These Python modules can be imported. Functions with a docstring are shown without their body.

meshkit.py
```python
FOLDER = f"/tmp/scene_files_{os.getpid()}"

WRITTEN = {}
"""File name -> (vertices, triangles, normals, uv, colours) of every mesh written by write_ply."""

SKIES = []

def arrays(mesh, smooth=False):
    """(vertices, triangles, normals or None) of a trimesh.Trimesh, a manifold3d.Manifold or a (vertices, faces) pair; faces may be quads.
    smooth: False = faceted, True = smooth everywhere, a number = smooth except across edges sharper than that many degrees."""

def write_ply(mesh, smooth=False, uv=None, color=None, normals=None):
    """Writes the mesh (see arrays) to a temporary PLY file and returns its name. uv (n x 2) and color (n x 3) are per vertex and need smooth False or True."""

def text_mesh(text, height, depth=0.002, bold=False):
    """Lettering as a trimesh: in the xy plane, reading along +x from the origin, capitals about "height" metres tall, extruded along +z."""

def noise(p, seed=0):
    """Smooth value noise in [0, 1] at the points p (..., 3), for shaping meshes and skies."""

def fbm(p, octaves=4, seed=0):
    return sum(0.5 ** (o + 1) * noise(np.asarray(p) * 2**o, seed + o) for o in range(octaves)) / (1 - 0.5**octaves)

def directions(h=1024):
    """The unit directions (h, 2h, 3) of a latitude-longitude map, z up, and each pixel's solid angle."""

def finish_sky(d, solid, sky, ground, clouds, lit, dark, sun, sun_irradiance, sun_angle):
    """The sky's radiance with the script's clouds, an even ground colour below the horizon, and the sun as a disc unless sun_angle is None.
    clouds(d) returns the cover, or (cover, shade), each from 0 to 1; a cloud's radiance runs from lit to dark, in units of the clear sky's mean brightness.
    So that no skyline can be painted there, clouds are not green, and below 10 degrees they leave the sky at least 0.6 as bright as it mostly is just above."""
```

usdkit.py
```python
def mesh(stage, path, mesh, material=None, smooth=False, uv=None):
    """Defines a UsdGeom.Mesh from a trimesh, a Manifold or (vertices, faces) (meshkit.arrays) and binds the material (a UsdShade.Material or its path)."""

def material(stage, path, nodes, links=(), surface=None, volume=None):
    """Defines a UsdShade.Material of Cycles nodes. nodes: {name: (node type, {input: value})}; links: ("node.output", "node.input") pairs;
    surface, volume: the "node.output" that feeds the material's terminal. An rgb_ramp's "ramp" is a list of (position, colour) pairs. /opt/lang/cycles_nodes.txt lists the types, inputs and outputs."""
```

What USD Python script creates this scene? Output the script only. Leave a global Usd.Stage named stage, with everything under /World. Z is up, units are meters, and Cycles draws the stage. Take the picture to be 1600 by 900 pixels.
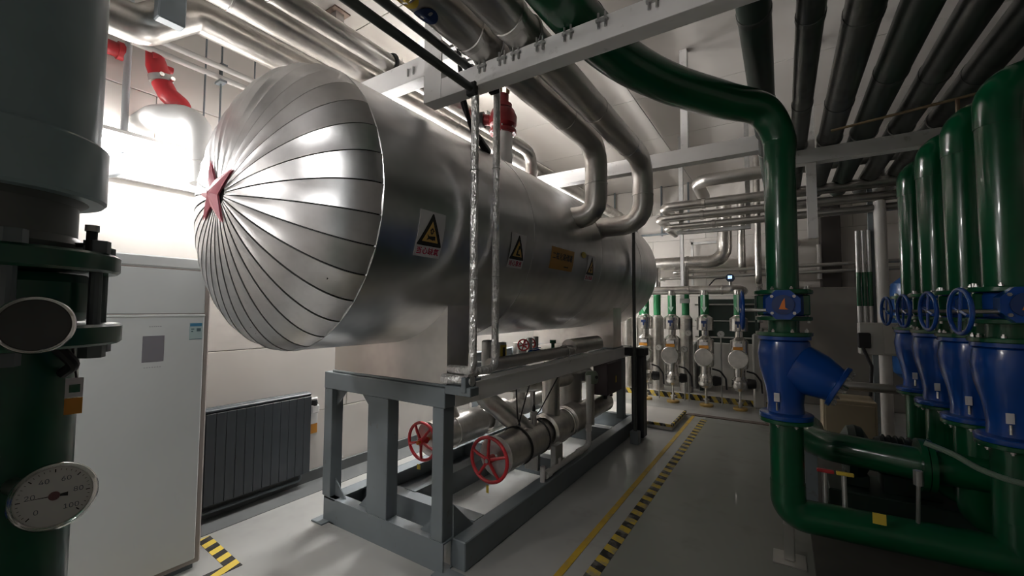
import math, random, json, numpy as np, trimesh, usdkit, meshkit
from pxr import Usd, UsdGeom, UsdLux, UsdShade, Gf, Sdf
from shapely.geometry import Polygon
stage = Usd.Stage.CreateInMemory()
UsdGeom.SetStageUpAxis(stage, 'Z'); UsdGeom.SetStageMetersPerUnit(stage, 1.0)
world = UsdGeom.Xform.Define(stage, '/World'); stage.SetDefaultPrim(world.GetPrim())
UsdGeom.Scope.Define(stage, '/World/Looks')
rnd = random.Random(7)

# ------------------------------------------------------------------ camera, exposure, light
EXPOSURE = 0.25
LAMP = dict(wall=66.0, gap=50.0, low=170.0, behind=50.0, far=68.0, left=26.0)          # radiance of the tubes
cam = UsdGeom.Camera.Define(stage, '/World/Camera')
yaw, pitch, roll, fpx = math.radians(32.82), math.radians(2.85), math.radians(0.32), 656.16
_f = np.array([-math.sin(yaw)*math.cos(pitch), math.cos(yaw)*math.cos(pitch), math.sin(pitch)])
_r = np.array([math.cos(yaw), math.sin(yaw), 0]); _u = np.cross(_r, _f)
_R = math.cos(roll)*_r + math.sin(roll)*_u; _U = -math.sin(roll)*_r + math.cos(roll)*_u
m4 = Gf.Matrix4d(*_R, 0, *_U, 0, *(-_f), 0, 0, 0, 1.6, 1)
cam.AddTransformOp().Set(m4)
cam.CreateHorizontalApertureAttr(36.0); cam.CreateVerticalApertureAttr(36.0*9/16)
cam.CreateFocalLengthAttr(36.0*fpx/1600); cam.CreateClippingRangeAttr(Gf.Vec2f(0.02, 200))
cam.CreateExposureAttr(EXPOSURE)

# ------------------------------------------------------------------ materials
def M(name, col, rough=.5, metal=0., vary=None, bump=None, coat=0., emit=None, spec=.5, rvary=0., stretch=(1, 1, 1), dirt=None):
    n = {'p': ('principled_bsdf', dict(base_color=col, roughness=rough, metallic=metal, coat_weight=coat, specular_ior_level=spec))}
    L = []
    if vary or bump or dirt:
        n['g'] = ('geometry', {}); n['mp'] = ('mapping', dict(scale=stretch)); L.append(('g.position', 'mp.vector'))
    if vary:
        s, a = vary
        n['nz'] = ('noise_texture', dict(scale=s, detail=5, roughness=.6)); L.append(('mp.vector', 'nz.vector'))
        n['rp'] = ('rgb_ramp', dict(ramp=[(.25, tuple(max(0, c*(1-a)) for c in col)), (.75, tuple(min(1, c*(1+a)) for c in col))]))
        L += [('nz.fac', 'rp.fac')]
        last = 'rp.color'
        if dirt:
            ds, dc, lo, hi = dirt
            n['nd'] = ('noise_texture', dict(scale=ds, detail=6, roughness=.65)); L.append(('mp.vector', 'nd.vector'))
            n['md'] = ('map_range', dict(from_min=lo, from_max=hi, to_min=0., to_max=.7, clamp=True)); L.append(('nd.fac', 'md.value'))
            n['mx'] = ('mix', dict(color2=dc)); L += [('md.result', 'mx.fac'), (last, 'mx.color1')]
            last = 'mx.color'
        L.append((last, 'p.base_color'))
        if rvary:
            n['mr'] = ('map_range', dict(from_min=.3, from_max=.7, to_min=max(.02, rough-rvary), to_max=rough+rvary)); L += [('nz.fac', 'mr.value'), ('mr.result', 'p.roughness')]
    if bump:
        s, st, dist = bump
        n['nb'] = ('noise_texture', dict(scale=s, detail=3)); n['b'] = ('bump', dict(strength=st, distance=dist))
        L += [('mp.vector', 'nb.vector'), ('nb.fac', 'b.height'), ('b.normal', 'p.normal')]
    if emit:
        n['p'][1].update(emission_color=emit[0], emission_strength=emit[1])
    return usdkit.material(stage, '/World/Looks/'+name, n, L, surface='p.BSDF')

def hazard(name, dirv, width, c1=(.50, .35, .03), c2=(.015, .014, .013), wear=.85):
    n = {'g': ('geometry', {}), 'd': ('vector_math', dict(math_type='dot_product', vector2=dirv)), 's': ('math', dict(math_type='multiply', value2=1/(2*width))),
         'f': ('math', dict(math_type='fraction')), 'gt': ('math', dict(math_type='greater_than', value2=.5)), 'mx': ('mix', dict(color1=c1, color2=c2)),
         'nz': ('noise_texture', dict(scale=14., detail=5)), 'wr': ('map_range', dict(from_min=.47, from_max=.66, to_min=0., to_max=wear, clamp=True)), 'm2': ('mix', dict(color2=(.2, .19, .17))),
         'p': ('principled_bsdf', dict(roughness=.6))}
    L = [('g.position', 'd.vector1'), ('d.value', 's.value1'), ('s.value', 'f.value1'), ('f.value', 'gt.value1'), ('gt.value', 'mx.fac'),
         ('g.position', 'nz.vector'), ('nz.fac', 'wr.value'), ('wr.result', 'm2.fac'), ('mx.color', 'm2.color1'), ('m2.color', 'p.base_color')]
    return usdkit.material(stage, '/World/Looks/'+name, n, L, surface='p.BSDF')

wall_white = M('wall_panel_white', (.62, .585, .545), .55, vary=(1.3, .04), bump=(60., .05, .001))
ceil_white = M('ceiling_white', (.45, .425, .395), .7, vary=(.9, .05))
joint_gray = M('joint_gray', (.30, .28, .26), .8)
floor_mat = M('epoxy_floor', (.33, .33, .315), .38, vary=(1.1, .10), rvary=.10, dirt=(2.3, (.20, .19, .175), .56, .78), coat=.15)
aisle_mat = M('aisle_floor_darker', (.195, .20, .18), .42, vary=(1.3, .12), rvary=.10, dirt=(2.6, (.13, .125, .11), .56, .78), coat=.1)
shade_dark = M('floor_shade_dark', (.040, .038, .032), .6, vary=(5., .25))  # dark tone that stands for the floor shade under the right-hand pipes
floor_dark = M('floor_dark_paint', (.11, .115, .115), .5, vary=(3., .12))
yellow_paint = M('yellow_floor_paint', (.45, .29, .02), .55, vary=(7., .2), dirt=(9., (.2, .19, .17), .55, .72))
clad = M('aluminium_cladding', (.66, .635, .60), .30, 1., vary=(2.2, .04), rvary=.06, bump=(3., .08, .02))
clad_dull = M('dull_cladding', (.52, .50, .475), .38, 1., vary=(2.5, .06), rvary=.06, bump=(3., .08, .02))
tank_metal = M('tank_sheet', (.62, .62, .625), .30, 1., vary=(1.2, .03), rvary=.035, bump=(1.1, .05, .03))
head_metal = M('tank_head_sheet', (.64, .63, .635), .37, 1., vary=(14., .02), rvary=.02, bump=(16., .02, .006))
saddle_metal = M('saddle_sheet', (.80, .76, .72), .27, 1., vary=(1., .03), rvary=.04, bump=(1.6, .10, .02))
seam_dark = M('seam_dark', (.03, .03, .03), .6)
foil = M('crumpled_foil', (.82, .80, .79), .33, .8, vary=(30., .08), bump=(38., .6, .05), stretch=(1, 1, .6))
frame_gray = M('frame_gray_paint', (.148, .170, .184), .48, vary=(3., .10), dirt=(14., (.10, .09, .08), .62, .75))
beam_white = M('beam_pale_gray_paint', (.82, .80, .79), .5, vary=(3., .06), dirt=(10., (.3, .27, .24), .6, .8))
galv = M('galvanised', (.48, .48, .47), .42, .9, vary=(12., .12))
green = M('green_pipe_paint', (.002, .078, .028), .22, vary=(4., .12), coat=.4)
col_green = M('column_green_paint', (.008, .085, .045), .30, vary=(4., .12), coat=.3)
green_dark = M('dark_green_insulation', (.020, .040, .030), .42, vary=(4., .2))
rubber_dark = M('dark_insulation_sleeve', (.050, .056, .052), .36, vary=(3., .25), rvary=.08, coat=.1)
blue = M('blue_valve_paint', (.002, .050, .26), .22, vary=(5., .12), coat=.4)
red = M('red_paint', (.48, .022, .030), .38, vary=(7., .10), coat=.2)
valve_clad = M('polished_cladding', (.74, .72, .69), .20, 1., vary=(4., .05), rvary=.05, bump=(9., .10, .01))
red_dark = M('dark_red_paint', (.22, .012, .015), .38, vary=(7., .12), coat=.2)
star_red = M('red_star_paint', (.42, .10, .13), .4, vary=(9., .1))
black = M('black_rubber', (.012, .012, .013), .5)
cable_black = M('black_cable', (.014, .013, .015), .45)
steel = M('bolt_steel', (.55, .54, .52), .32, 1.)
chrome = M('chrome_bezel', (.70, .69, .67), .14, 1.)
dial_white = M('dial_white', (.74, .74, .72), .35, coat=.6)
dial_dark = M('dial_dark_glass', (.010, .014, .012), .5)
ink_black = M('print_black', (.012, .011, .010), .55)
ink_red = M('print_red', (.45, .012, .07), .55)
sign_white = M('sign_white', (.66, .64, .66), .5)
sign_yellow = M('sign_yellow', (.60, .38, .10), .5)
board_yellow = M('board_orange', (.42, .21, .035), .5, vary=(5., .08))
label_blue = M('label_blue', (.05, .20, .34), .5)
label_navy = M('label_navy', (.012, .035, .13), .5)
tag_orange = M('tag_orange', (.62, .26, .03), .5)
tag_yellow = M('tag_yellow', (.60, .44, .05), .5)
orange_paint = M('orange_paint', (.60, .16, .02), .45)
cab_white = M('cabinet_white', (.56, .575, .57), .33, vary=(2., .03), coat=.15)
cab_trim = M('cabinet_side_beige', (.30, .26, .24), .45)
cab_gray = M('cabinet_panel_gray', (.19, .18, .20), .4)
rad_dark = M('radiator_charcoal', (.045, .052, .060), .42, vary=(3., .12))
rad_line = M('radiator_groove', (.012, .013, .015), .6)
pvc = M('white_pvc', (.62, .60, .58), .38)
ins_white = M('white_insulation', (.74, .73, .72), .5, vary=(6., .05))
plinth_mat = M('plinth_concrete_paint', (.50, .48, .45), .5, vary=(2., .06))
vessel_blue = M('blue_vessel_paint', (.010, .085, .30), .32, coat=.3)
dark_machine = M('dark_green_machine', (.012, .028, .020), .45, vary=(3., .3))
gray_box = M('electrical_box_gray', (.46, .45, .42), .45)
base_ring = M('drain_cup_ochre', (.50, .33, .10), .5)
arrow_white = M('arrow_pale_green', (.55, .72, .62), .5)
lens_blue = M('display_lit', (.3, .5, .8), .3, emit=((.45, .65, 1.), 1.2))
tube_wall = M('lamp_diffuser_wall', (.9, .9, .9), .5, emit=((1., .985, .97), LAMP['wall']))
tube_gap = M('lamp_diffuser_gap', (.9, .9, .9), .5, emit=((1., .985, .97), LAMP['gap']))
tube_behind = M('lamp_diffuser_behind', (.9, .9, .9), .5, emit=((1., .985, .97), LAMP['behind']))
tube_low = M('lamp_diffuser_low', (.9, .9, .9), .5, emit=((1., .985, .97), LAMP['low']))
tube_left = M('lamp_diffuser_left', (.9, .9, .9), .5, emit=((1., .985, .97), LAMP['left']))
tube_far = M('lamp_diffuser_far', (.9, .9, .9), .5, emit=((1., .985, .97), LAMP['far']))
haz_y = hazard('hazard_stripes_along_y', (.35, 1., 0.), .075)
haz_fresh = hazard('hazard_stripes_fresh', (1., .35, .6), .062, (.64, .47, .06), wear=.12)
haz_x = hazard('hazard_stripes_along_x', (1., .35, .6), .075)

# ------------------------------------------------------------------ shapes
J = trimesh.util.concatenate
V3 = lambda *a: np.array(a, float)
def unit(v): v = np.asarray(v, float); return v/np.linalg.norm(v)
def box(x0, x1, y0, y1, z0, z1, bev=.0):
    x0, x1 = min(x0, x1), max(x0, x1); y0, y1 = min(y0, y1), max(y0, y1); z0, z1 = min(z0, z1), max(z0, z1)
    if bev <= 0:
        m = trimesh.creation.box((x1-x0, y1-y0, z1-z0)); m.apply_translation(((x0+x1)/2, (y0+y1)/2, (z0+z1)/2)); return m
    b = min(bev, .45*min(x1-x0, y1-y0, z1-z0)); P = []
    for x, sx in ((x0, 1), (x1, -1)):
        for y, sy in ((y0, 1), (y1, -1)):
            for z, sz in ((z0, 1), (z1, -1)):
                P += [(x, y+sy*b, z+sz*b), (x+sx*b, y, z+sz*b), (x+sx*b, y+sy*b, z)]
    return trimesh.convex.convex_hull(np.array(P))
def frame_of(d):
    d = unit(d); a = V3(0, 0, 1) if abs(d[2]) < .9 else V3(1, 0, 0)
    u = unit(np.cross(a, d)); return u, np.cross(d, u), d
def lathe(prof, o=(0, 0, 0), axis=(0, 0, 1), n=28, a0=0., a1=2*math.pi):
    """prof: (radius, distance along the axis), closed on the axis by r = 0."""
    u, v, d = frame_of(axis); o = np.asarray(o, float); full = abs(a1-a0-2*math.pi) < 1e-6
    A = np.linspace(a0, a1, n+1)[:n if full else n+1]; k = len(A); P = []; F = []
    for r, h in prof:
        P.append(o + d*h + max(r, 1e-5)*(np.outer(np.cos(A), u)+np.outer(np.sin(A), v)))
    P = np.vstack(P)
    for i in range(len(prof)-1):
        for j in range(k if full else k-1):
            a, b = i*k+j, i*k+(j+1) % k; c, e = a+k, b+k
            F += [(a, b, e), (a, e, c)]
    m = trimesh.Trimesh(P, F, process=False)
    return m
def cyl(p0, p1, r, n=20, r2=None):
    p0, p1 = np.asarray(p0, float), np.asarray(p1, float); L = np.linalg.norm(p1-p0)
    return lathe([(0, 0), (r, 0), (r if r2 is None else r2, L), (0, L)], p0, p1-p0, n)
def rounded(pts, bend, bs):
    pts = [np.asarray(p, float) for p in pts]; out = [pts[0]]
    for i in range(1, len(pts)-1):
        a, b, c = pts[i-1], pts[i], pts[i+1]; d0, d1 = unit(b-a), unit(c-b); th = math.acos(np.clip(d0@d1, -1, 1))
        if th < .02: out.append(b); continue
        t = min(bend*math.tan(th/2), .49*np.linalg.norm(b-a), .49*np.linalg.norm(c-b)); R = t/math.tan(th/2)
        nrm = unit(d1-d0*(d0@d1)); ctr = b-d0*t+nrm*R
        for k in range(bs+1):
            q = th*k/bs; out.append(ctr-nrm*R*math.cos(q)+d0*R*math.sin(q))
    out.append(pts[-1]); return out
def tube(pts, r, n=18, bend=None, bs=6, cap=True):
    P = rounded(pts, bend, bs) if bend else [np.asarray(p, float) for p in pts]
    Q = [P[0]]
    for p in P[1:]:
        if np.linalg.norm(p-Q[-1]) > 1e-5: Q.append(p)
    P = Q; K = len(P); rr = r if np.ndim(r) else [r]*K
    if len(rr) != K: rr = list(np.interp(np.linspace(0, 1, K), np.linspace(0, 1, len(rr)), rr))
    T = [unit(P[1]-P[0])]+[unit(unit(P[i+1]-P[i])+unit(P[i]-P[i-1])) for i in range(1, K-1)]+[unit(P[-1]-P[-2])]
    u, v, _ = frame_of(T[0]); A = np.arange(n)*2*math.pi/n; W = []; F = []
    for i in range(K):
        if i: u = unit(u-T[i]*(u@T[i])); v = np.cross(T[i], u)
        W.append(P[i]+rr[i]*(np.outer(np.cos(A), u)+np.outer(np.sin(A), v)))
        if i:
            for j in range(n):
                a, b = (i-1)*n+j, (i-1)*n+(j+1) % n; F += [(a, b, b+n), (a, b+n, a+n)]
    W = np.vstack(W)
    if cap:
        W = np.vstack([W, P[0], P[-1]]); c0, c1 = K*n, K*n+1
        F += [(c0, (j+1) % n, j) for j in range(n)]+[(c1, (K-1)*n+j, (K-1)*n+(j+1) % n) for j in range(n)]
    return trimesh.Trimesh(W, F, process=False)
def torus(c, axis, R, r, n=36, m=10):
    return lathe([(R+r*math.cos(t), r*math.sin(t)) for t in np.linspace(0, 2*math.pi, m+1)], c, axis, n)
def prism(poly, o, ux, uy, depth):
    """2-D outline in the plane (ux, uy) through o, thickened along ux x uy."""
    m = trimesh.creation.extrude_polygon(poly if isinstance(poly, Polygon) else Polygon(poly), depth, engine='earcut')
    ux, uy = unit(ux), unit(uy); w = np.cross(ux, uy); v = m.vertices
    return trimesh.Trimesh(np.asarray(o)+np.outer(v[:, 0], ux)+np.outer(v[:, 1], uy)+np.outer(v[:, 2], w), m.faces, process=False)

# ------------------------------------------------------------------ prims
names = {}
SPLIT = {'nut', 'stand', 'lug', 'fitting', 'support', 'bracket', 'tie_bar', 'spindle', 'bolt_head', 'foot', 'stud', 'drop_rod', 'spoke', 'stop_valve', 'rod', 'label_print', 'clamp_nut', 'small_print', 'pipe_shoe', 'clamp', 'tie_bolt'}
class Node:
    def __init__(s, path, loc): s.path, s.loc, s.prim = path, np.asarray(loc, float), stage.GetPrimAtPath(path)
def numbered(parent, name):
    k = (parent, name); i = names.get(k, 0); names[k] = i+1
    return name if i == 0 else f'{name}_{i:03d}'
def keys(prim, label=None, cat=None, group=None, kind=None):
    for k, v in (('label', label), ('category', cat), ('group', group), ('kind', kind)):
        if v: prim.SetCustomDataByKey(k, v)
def obj(name, mesh, mat, parent=None, smooth=30, label=None, kind=None):
    if isinstance(mesh, list):
        if parent and name in SPLIT:
            for q in mesh: n = obj(name, q, mat, parent, smooth, label, kind)
            return n
        mesh = J(mesh)
    base = parent.path if parent else '/World'; path = base+'/'+numbered(base, name)
    loc = parent.loc if parent else V3(0, 0, 0)
    mm = trimesh.Trimesh(np.asarray(mesh.vertices)-loc, np.asarray(mesh.faces), process=False)
    usdkit.mesh(stage, path, mm, mat, smooth)
    n = Node(path, loc); keys(n.prim, label, None, None, kind); return n
def thing(name, label, cat, loc=(0, 0, 0), group=None, kind=None):
    path = '/World/'+numbered('/World', name)
    x = UsdGeom.Xform.Define(stage, path); x.AddTranslateOp().Set(Gf.Vec3d(*map(float, loc)))
    n = Node(path, loc); keys(n.prim, label, cat, group, kind); return n
def tag(n, label, cat, group=None): keys(n.prim, label, cat, group); return n
def dup(src, loc, label, group=None, rotz=0.):
    cd = src.prim.GetCustomData(); nm = src.path.split('/')[-1]; nm = nm[:-4] if nm[-4:-3] == '_' and nm[-3:].isdigit() else nm
    path = '/World/'+numbered('/World', nm)
    x = UsdGeom.Xform.Define(stage, path)
    x.GetPrim().GetReferences().AddInternalReference(src.path)
    x.ClearXformOpOrder(); x.AddTranslateOp().Set(Gf.Vec3d(*map(float, loc)))
    if rotz: x.AddRotateZOp().Set(rotz)
    x.GetPrim().SetInstanceable(True); keys(x.GetPrim(), label, cd.get('category'), group or cd.get('group'))
    return Node(path, loc)
def bolts(parent, c, axis, R, n, r=.011, h=.012, k0=0., mat=None):
    u, v, d = frame_of(axis); c = np.asarray(c, float)
    for k in range(n):
        a = k0+2*math.pi*k/n; p = c+R*(math.cos(a)*u+math.sin(a)*v)
        obj('bolt', lathe([(0, 0), (r, 0), (r, h), (r*.5, h), (r*.5, h*1.7), (0, h*1.7)], p, d, 6), mat or steel, parent, False)
def lapbands(parent, p0, p1, r, step, mat, w=.014, first=.5):
    p0, p1 = np.asarray(p0, float), np.asarray(p1, float); L = np.linalg.norm(p1-p0); d = (p1-p0)/L; s = first
    while s < L-.05:
        obj('lap_band', lathe([(r, 0), (r+.003, .002), (r+.003, w-.002), (r, w)], p0+d*s, d, 28), mat, parent); s += step
# ------------------------------------------------------------------ the room
XW, YB, XR, YF, ZC = -3.72, 9.5, 5.0, -4.5, 4.30
obj('floor', box(XW-.1, XR+.1, YF-.1, YB+.1, -.1, 0), floor_mat, kind='structure')
def panel_wall(name, mat, plane, a0, a1, z0, z1, rows, length, flip, at):
    w = thing(name, None, None, (0, 0, 0), kind='structure')
    def slab(b0, b1, c0, c1, d0, d1):
        return box(at+d0*flip, at+d1*flip, b0, b1, c0, c1, .004) if plane == 'x' else box(b0, b1, at+d0*flip, at+d1*flip, c0, c1, .004)
    obj('backing', slab(a0, a1, z0, z1, -.10, -.012), joint_gray, w, False)
    for i in range(len(rows)-1):
        s = a0+(0 if i % 2 else -.45*length)
        while s < a1:
            b0, b1 = max(s, a0), min(s+length, a1)
            if b1-b0 > .02: obj('panel', slab(b0+.002, b1-.002, rows[i]+.002, rows[i+1]-.002, -.03, 0), mat, w, False)
            s += length
    return w
rows = [0, .63, 1.255, 1.88, 2.47, 3.10, 3.70, ZC]
panel_wall('wall_left', wall_white, 'x', YF, YB, 0, ZC, rows, 3.6, 1, XW)
panel_wall('wall_back', wall_white, 'y', XW, XR, 0, ZC, rows, 2.4, -1, YB)
obj('wall_right', box(XR, XR+.1, YF, YB, 0, ZC), wall_white, kind='structure')
obj('wall_front', box(XW, XR, YF-.1, YF, 0, ZC), wall_white, kind='structure')
cl = thing('ceiling', None, None, kind='structure')
obj('backing', box(XW-.1, XR+.1, YF-.1, YB+.1, ZC+.012, ZC+.1), joint_gray, cl, False)
for i in range(10):
    for j in range(4):
        x0 = XW+j*(XR-XW)/4; y0 = YF+i*1.4
        obj('panel', box(x0+.003, x0+(XR-XW)/4-.003, y0+.003, y0+1.4-.003, ZC, ZC+.03, .003), ceil_white, cl, False)
obj('baseboard_left', [box(XW, XW+.025, YF, YB, 0, .10, .004)], floor_dark, kind='structure')
obj('trim_1', box(XW+.025, -3.44, YF, 5.6, 0, .004), floor_dark, kind='structure')      # dark painted margin along the wall
obj('trim_2', box(XW, XW+.03, .45, 4.4, 2.455, 2.49, .006), pvc, kind='structure')        # slim cable trunking on the wall

obj('trim_3', box(-1.0, XR, YF, 6.90, 0, .0015), aisle_mat, kind='structure')           # darker floor colour across the aisle
# markings on the floor
tag(obj('floor_line', box(-1.195, -1.15, YF+.5, 6.9, 0, .003), yellow_paint), 'worn yellow line painted along the floor beside the tank skid', 'floor marking')
tag(obj('hazard_tape', box(-1.045, -.962, YF+.5, 6.75, 0, .003), haz_y), 'black and yellow striped tape running along the open floor', 'floor tape')
tag(obj('hazard_tape', J([prism([(-3.41, 1.40), (-3.41, 1.32), (-2.86, 1.285), (-2.86, 1.36)], (0, 0, 0), (1, 0, 0), (0, 1, 0), .003),
     box(-2.94, -2.86, .2, 1.29, 0, .003)]), haz_fresh), 'black and yellow tape corner on the floor by the white air conditioner', 'floor tape')
tag(obj('trench_cover', box(-1.28, 3.4, 6.90, 7.02, 0, .012, .003), M('trench_brown', (.10, .072, .06), .55, vary=(9., .2))), 'dark brown trench cover strip across the far floor', 'floor trench')
pl = thing('floor_plinth', 'low pale plinth with striped edges beyond the tank skid', 'plinth', (-1.95, 6.4, 0))
obj('slab', box(-2.75, -1.27, 5.90, 6.86, 0, .075, .006), plinth_mat, pl, False)
obj('edge_stripe', [box(-2.75, -1.27, 5.896, 5.90, .045, .076), box(-2.75, -1.27, 5.898, 5.925, .075, .077)], haz_x, pl, False)
obj('edge_stripe', [box(-1.27, -1.266, 5.90, 6.86, .045, .076), box(-1.295, -1.268, 5.90, 6.86, .075, .077)], haz_y, pl, False)
ml = thing('manifold_plinth', 'long low plinth with striped front edge under the valve sets', 'plinth', (-1, 8.7, 0))
obj('slab', box(-3.2, -.22, 8.10, 9.2, 0, .10, .006), plinth_mat, ml, False)
obj('edge_stripe', [box(-3.2, -.22, 8.096, 8.10, .0, .10)], haz_x, ml, False)

# ------------------------------------------------------------------ the tank
TX, TZ, TR, TY0, TY1, TD = -2.35, 2.16, .80, 1.303, 6.30, .36
tk = thing('storage_tank', 'huge horizontal tank clad in shiny sheet metal with a red star on its domed end', 'tank', (TX, 1.98, 1.11))
ys = [TY0+.006]+[TY0+.707*k for k in range(1, 7)]+[TY1]
for i in range(7):
    r = TR-(.003 if i % 2 else 0)
    obj('shell_sheet', lathe([(r-.012, 0), (r, 0), (r, (ys[i+1]-ys[i])+.012), (r-.012, ys[i+1]-ys[i]+.012)], (TX, ys[i], TZ), (0, 1, 0), 144), tank_metal, tk, 35)
obj('shell_core', lathe([(TR-.016, 0), (TR-.016, TY1-TY0)], (TX, TY0, TZ), (0, 1, 0), 96), seam_dark, tk)
NG = 34
def head_pt(t, a, off):                         # t: 0 at the joint ring, pi/2 at the tip
    n = unit((math.cos(t)*math.cos(a)/TR, -math.sin(t)/TD, math.cos(t)*math.sin(a)/TR))
    return V3(TX+TR*math.cos(t)*math.cos(a), TY0-TD*math.sin(t), TZ+TR*math.cos(t)*math.sin(a))+n*off
for k in range(NG):
    a0, a1 = math.radians(1.4)+2*math.pi*k/NG, math.radians(1.4)+2*math.pi*(k+1)/NG
    P, F = [], []; T = np.concatenate([np.linspace(0, 1.0, 14), np.linspace(1.06, 1.5, 9)]); U = 4; sag = rnd.uniform(.003, .006); wav = rnd.uniform(0, 6)
    for t in T:
        rho = TR*math.cos(t)+.0005; g = min(.0075/rho, .24*(a1-a0))
        for j in range(U+1):
            u = j/U; a = a0+g*.5+(a1-a0-g)*u
            off = .0028*u*min(1, rho/.25)-sag*4*u*(1-u)*math.cos(t)+.0022*math.sin(7*t+wav)*math.sin(math.pi*u)
            P.append(head_pt(t, a, off))
    n0 = len(P)
    for i in range(len(T)-1):
        for j in range(U):
            a, b = i*(U+1)+j, i*(U+1)+j+1; F += [(a, b, b+U+1), (a, b+U+1, a+U+1)]
    m = trimesh.Trimesh(P, F, process=False); inner = m.copy()
    P2 = np.array(P)-np.array([TX, TY0+.3, TZ]); P2 = P2*(1-.007)+np.array([TX, TY0+.3, TZ])
    rim = [(i*(U+1), (i+1)*(U+1)) for i in range(len(T)-1)]; F2 = list(F)
    for a, b in rim: F2 += [(a, b, b+n0), (a, b+n0, a+n0)]
    for a, b in [(i*(U+1)+U, (i+1)*(U+1)+U) for i in range(len(T)-1)]: F2 += [(b, a, a+n0), (b, a+n0, b+n0)]
    obj('head_gore', trimesh.Trimesh(np.vstack([P, P2]), F2, process=False), head_metal, tk, 30)
T = np.linspace(0, math.pi/2, 20)
obj('head_lining', lathe([((TR-.0062)*math.cos(t), -(TD-.0062)*math.sin(t)) for t in T], (TX, TY0, TZ), (0, 1, 0), 96), seam_dark, tk)
obj('joint_ring', lathe([(TR-.01, -.012), (TR+.003, -.006), (TR+.003, .008), (TR-.01, .014)], (TX, TY0, TZ), (0, 1, 0), 144), tank_metal, tk)
obj('far_head', lathe([(TR*math.cos(t), TD*math.sin(t)) for t in T], (TX, TY1+.01, TZ), (0, 1, 0), 96), tank_metal, tk)
# the red star lies on the domed end: five arms folded over the curved sheet
def head_y(x, z): return TY0-TD*math.sqrt(max(0, 1-((x-TX)**2+(z-TZ)**2)/TR**2))
st_P, st_F, cx, cz = [], [], TX-.045, TZ+.012
ang = [math.radians(a) for a in (113, 28, -60, -136, 172)]; ar = [.21, .205, .185, .18, .19]
ring = []
for i in range(5):
    b = ang[i]; c = ang[(i+1) % 5]; c = c if c < b else c-2*math.pi
    ring += [(b, ar[i]), ((b+c)/2, .066)]
lift = lambda q: .016+.034*(1-q)
def sp(a, r, h): x, z = cx+r*math.cos(a), cz+r*math.sin(a); return (x, head_y(x, z)-h, z)
for i in range(10):
    (a0, r0), (a1, r1) = ring[i], ring[(i+1) % 10]; N = 8; base = len(st_P)
    for k in range(N+1):
        q = k/N
        for (a, r) in ((a0, r0), (a1, r1)): st_P.append(sp(a, r*q, .010+.022*(1-q)+(0 if (r > .1) else .004)))
    for k in range(N):
        a, b = base+2*k, base+2*k+1; st_F += [(a, b, b+2), (a, b+2, a+2)]
        # underside
nP = len(st_P); st_P2 = [(x, y+.008, z) for x, y, z in st_P]
obj('star_patch', trimesh.Trimesh(np.array(st_P+st_P2), st_F+[(a+nP, c+nP, b+nP) for a, b, c in st_F], process=False), star_red, tk, False)
# saddles
for sy in (1.995, 5.05):
    xs0, xs1 = -2.90, -1.765; pts = [(xs0, 1.115), (xs1, 1.115)]
    top = [(x, TZ-math.sqrt(max(0, (TR-.03)**2-(x-TX)**2))) for x in np.linspace(xs1, xs0, 24)]
    pts += [(xs1, top[0][1])]+top
    obj('saddle', prism(pts, (0, sy+.30, 0), (1, 0, 0), (0, 0, 1), .30), saddle_metal, tk, False)
    obj('saddle_foot', box(xs0-.01, xs1+.012, sy-.012, sy+.34, 1.112, 1.128, .003), frame_gray, tk, False)

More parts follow.
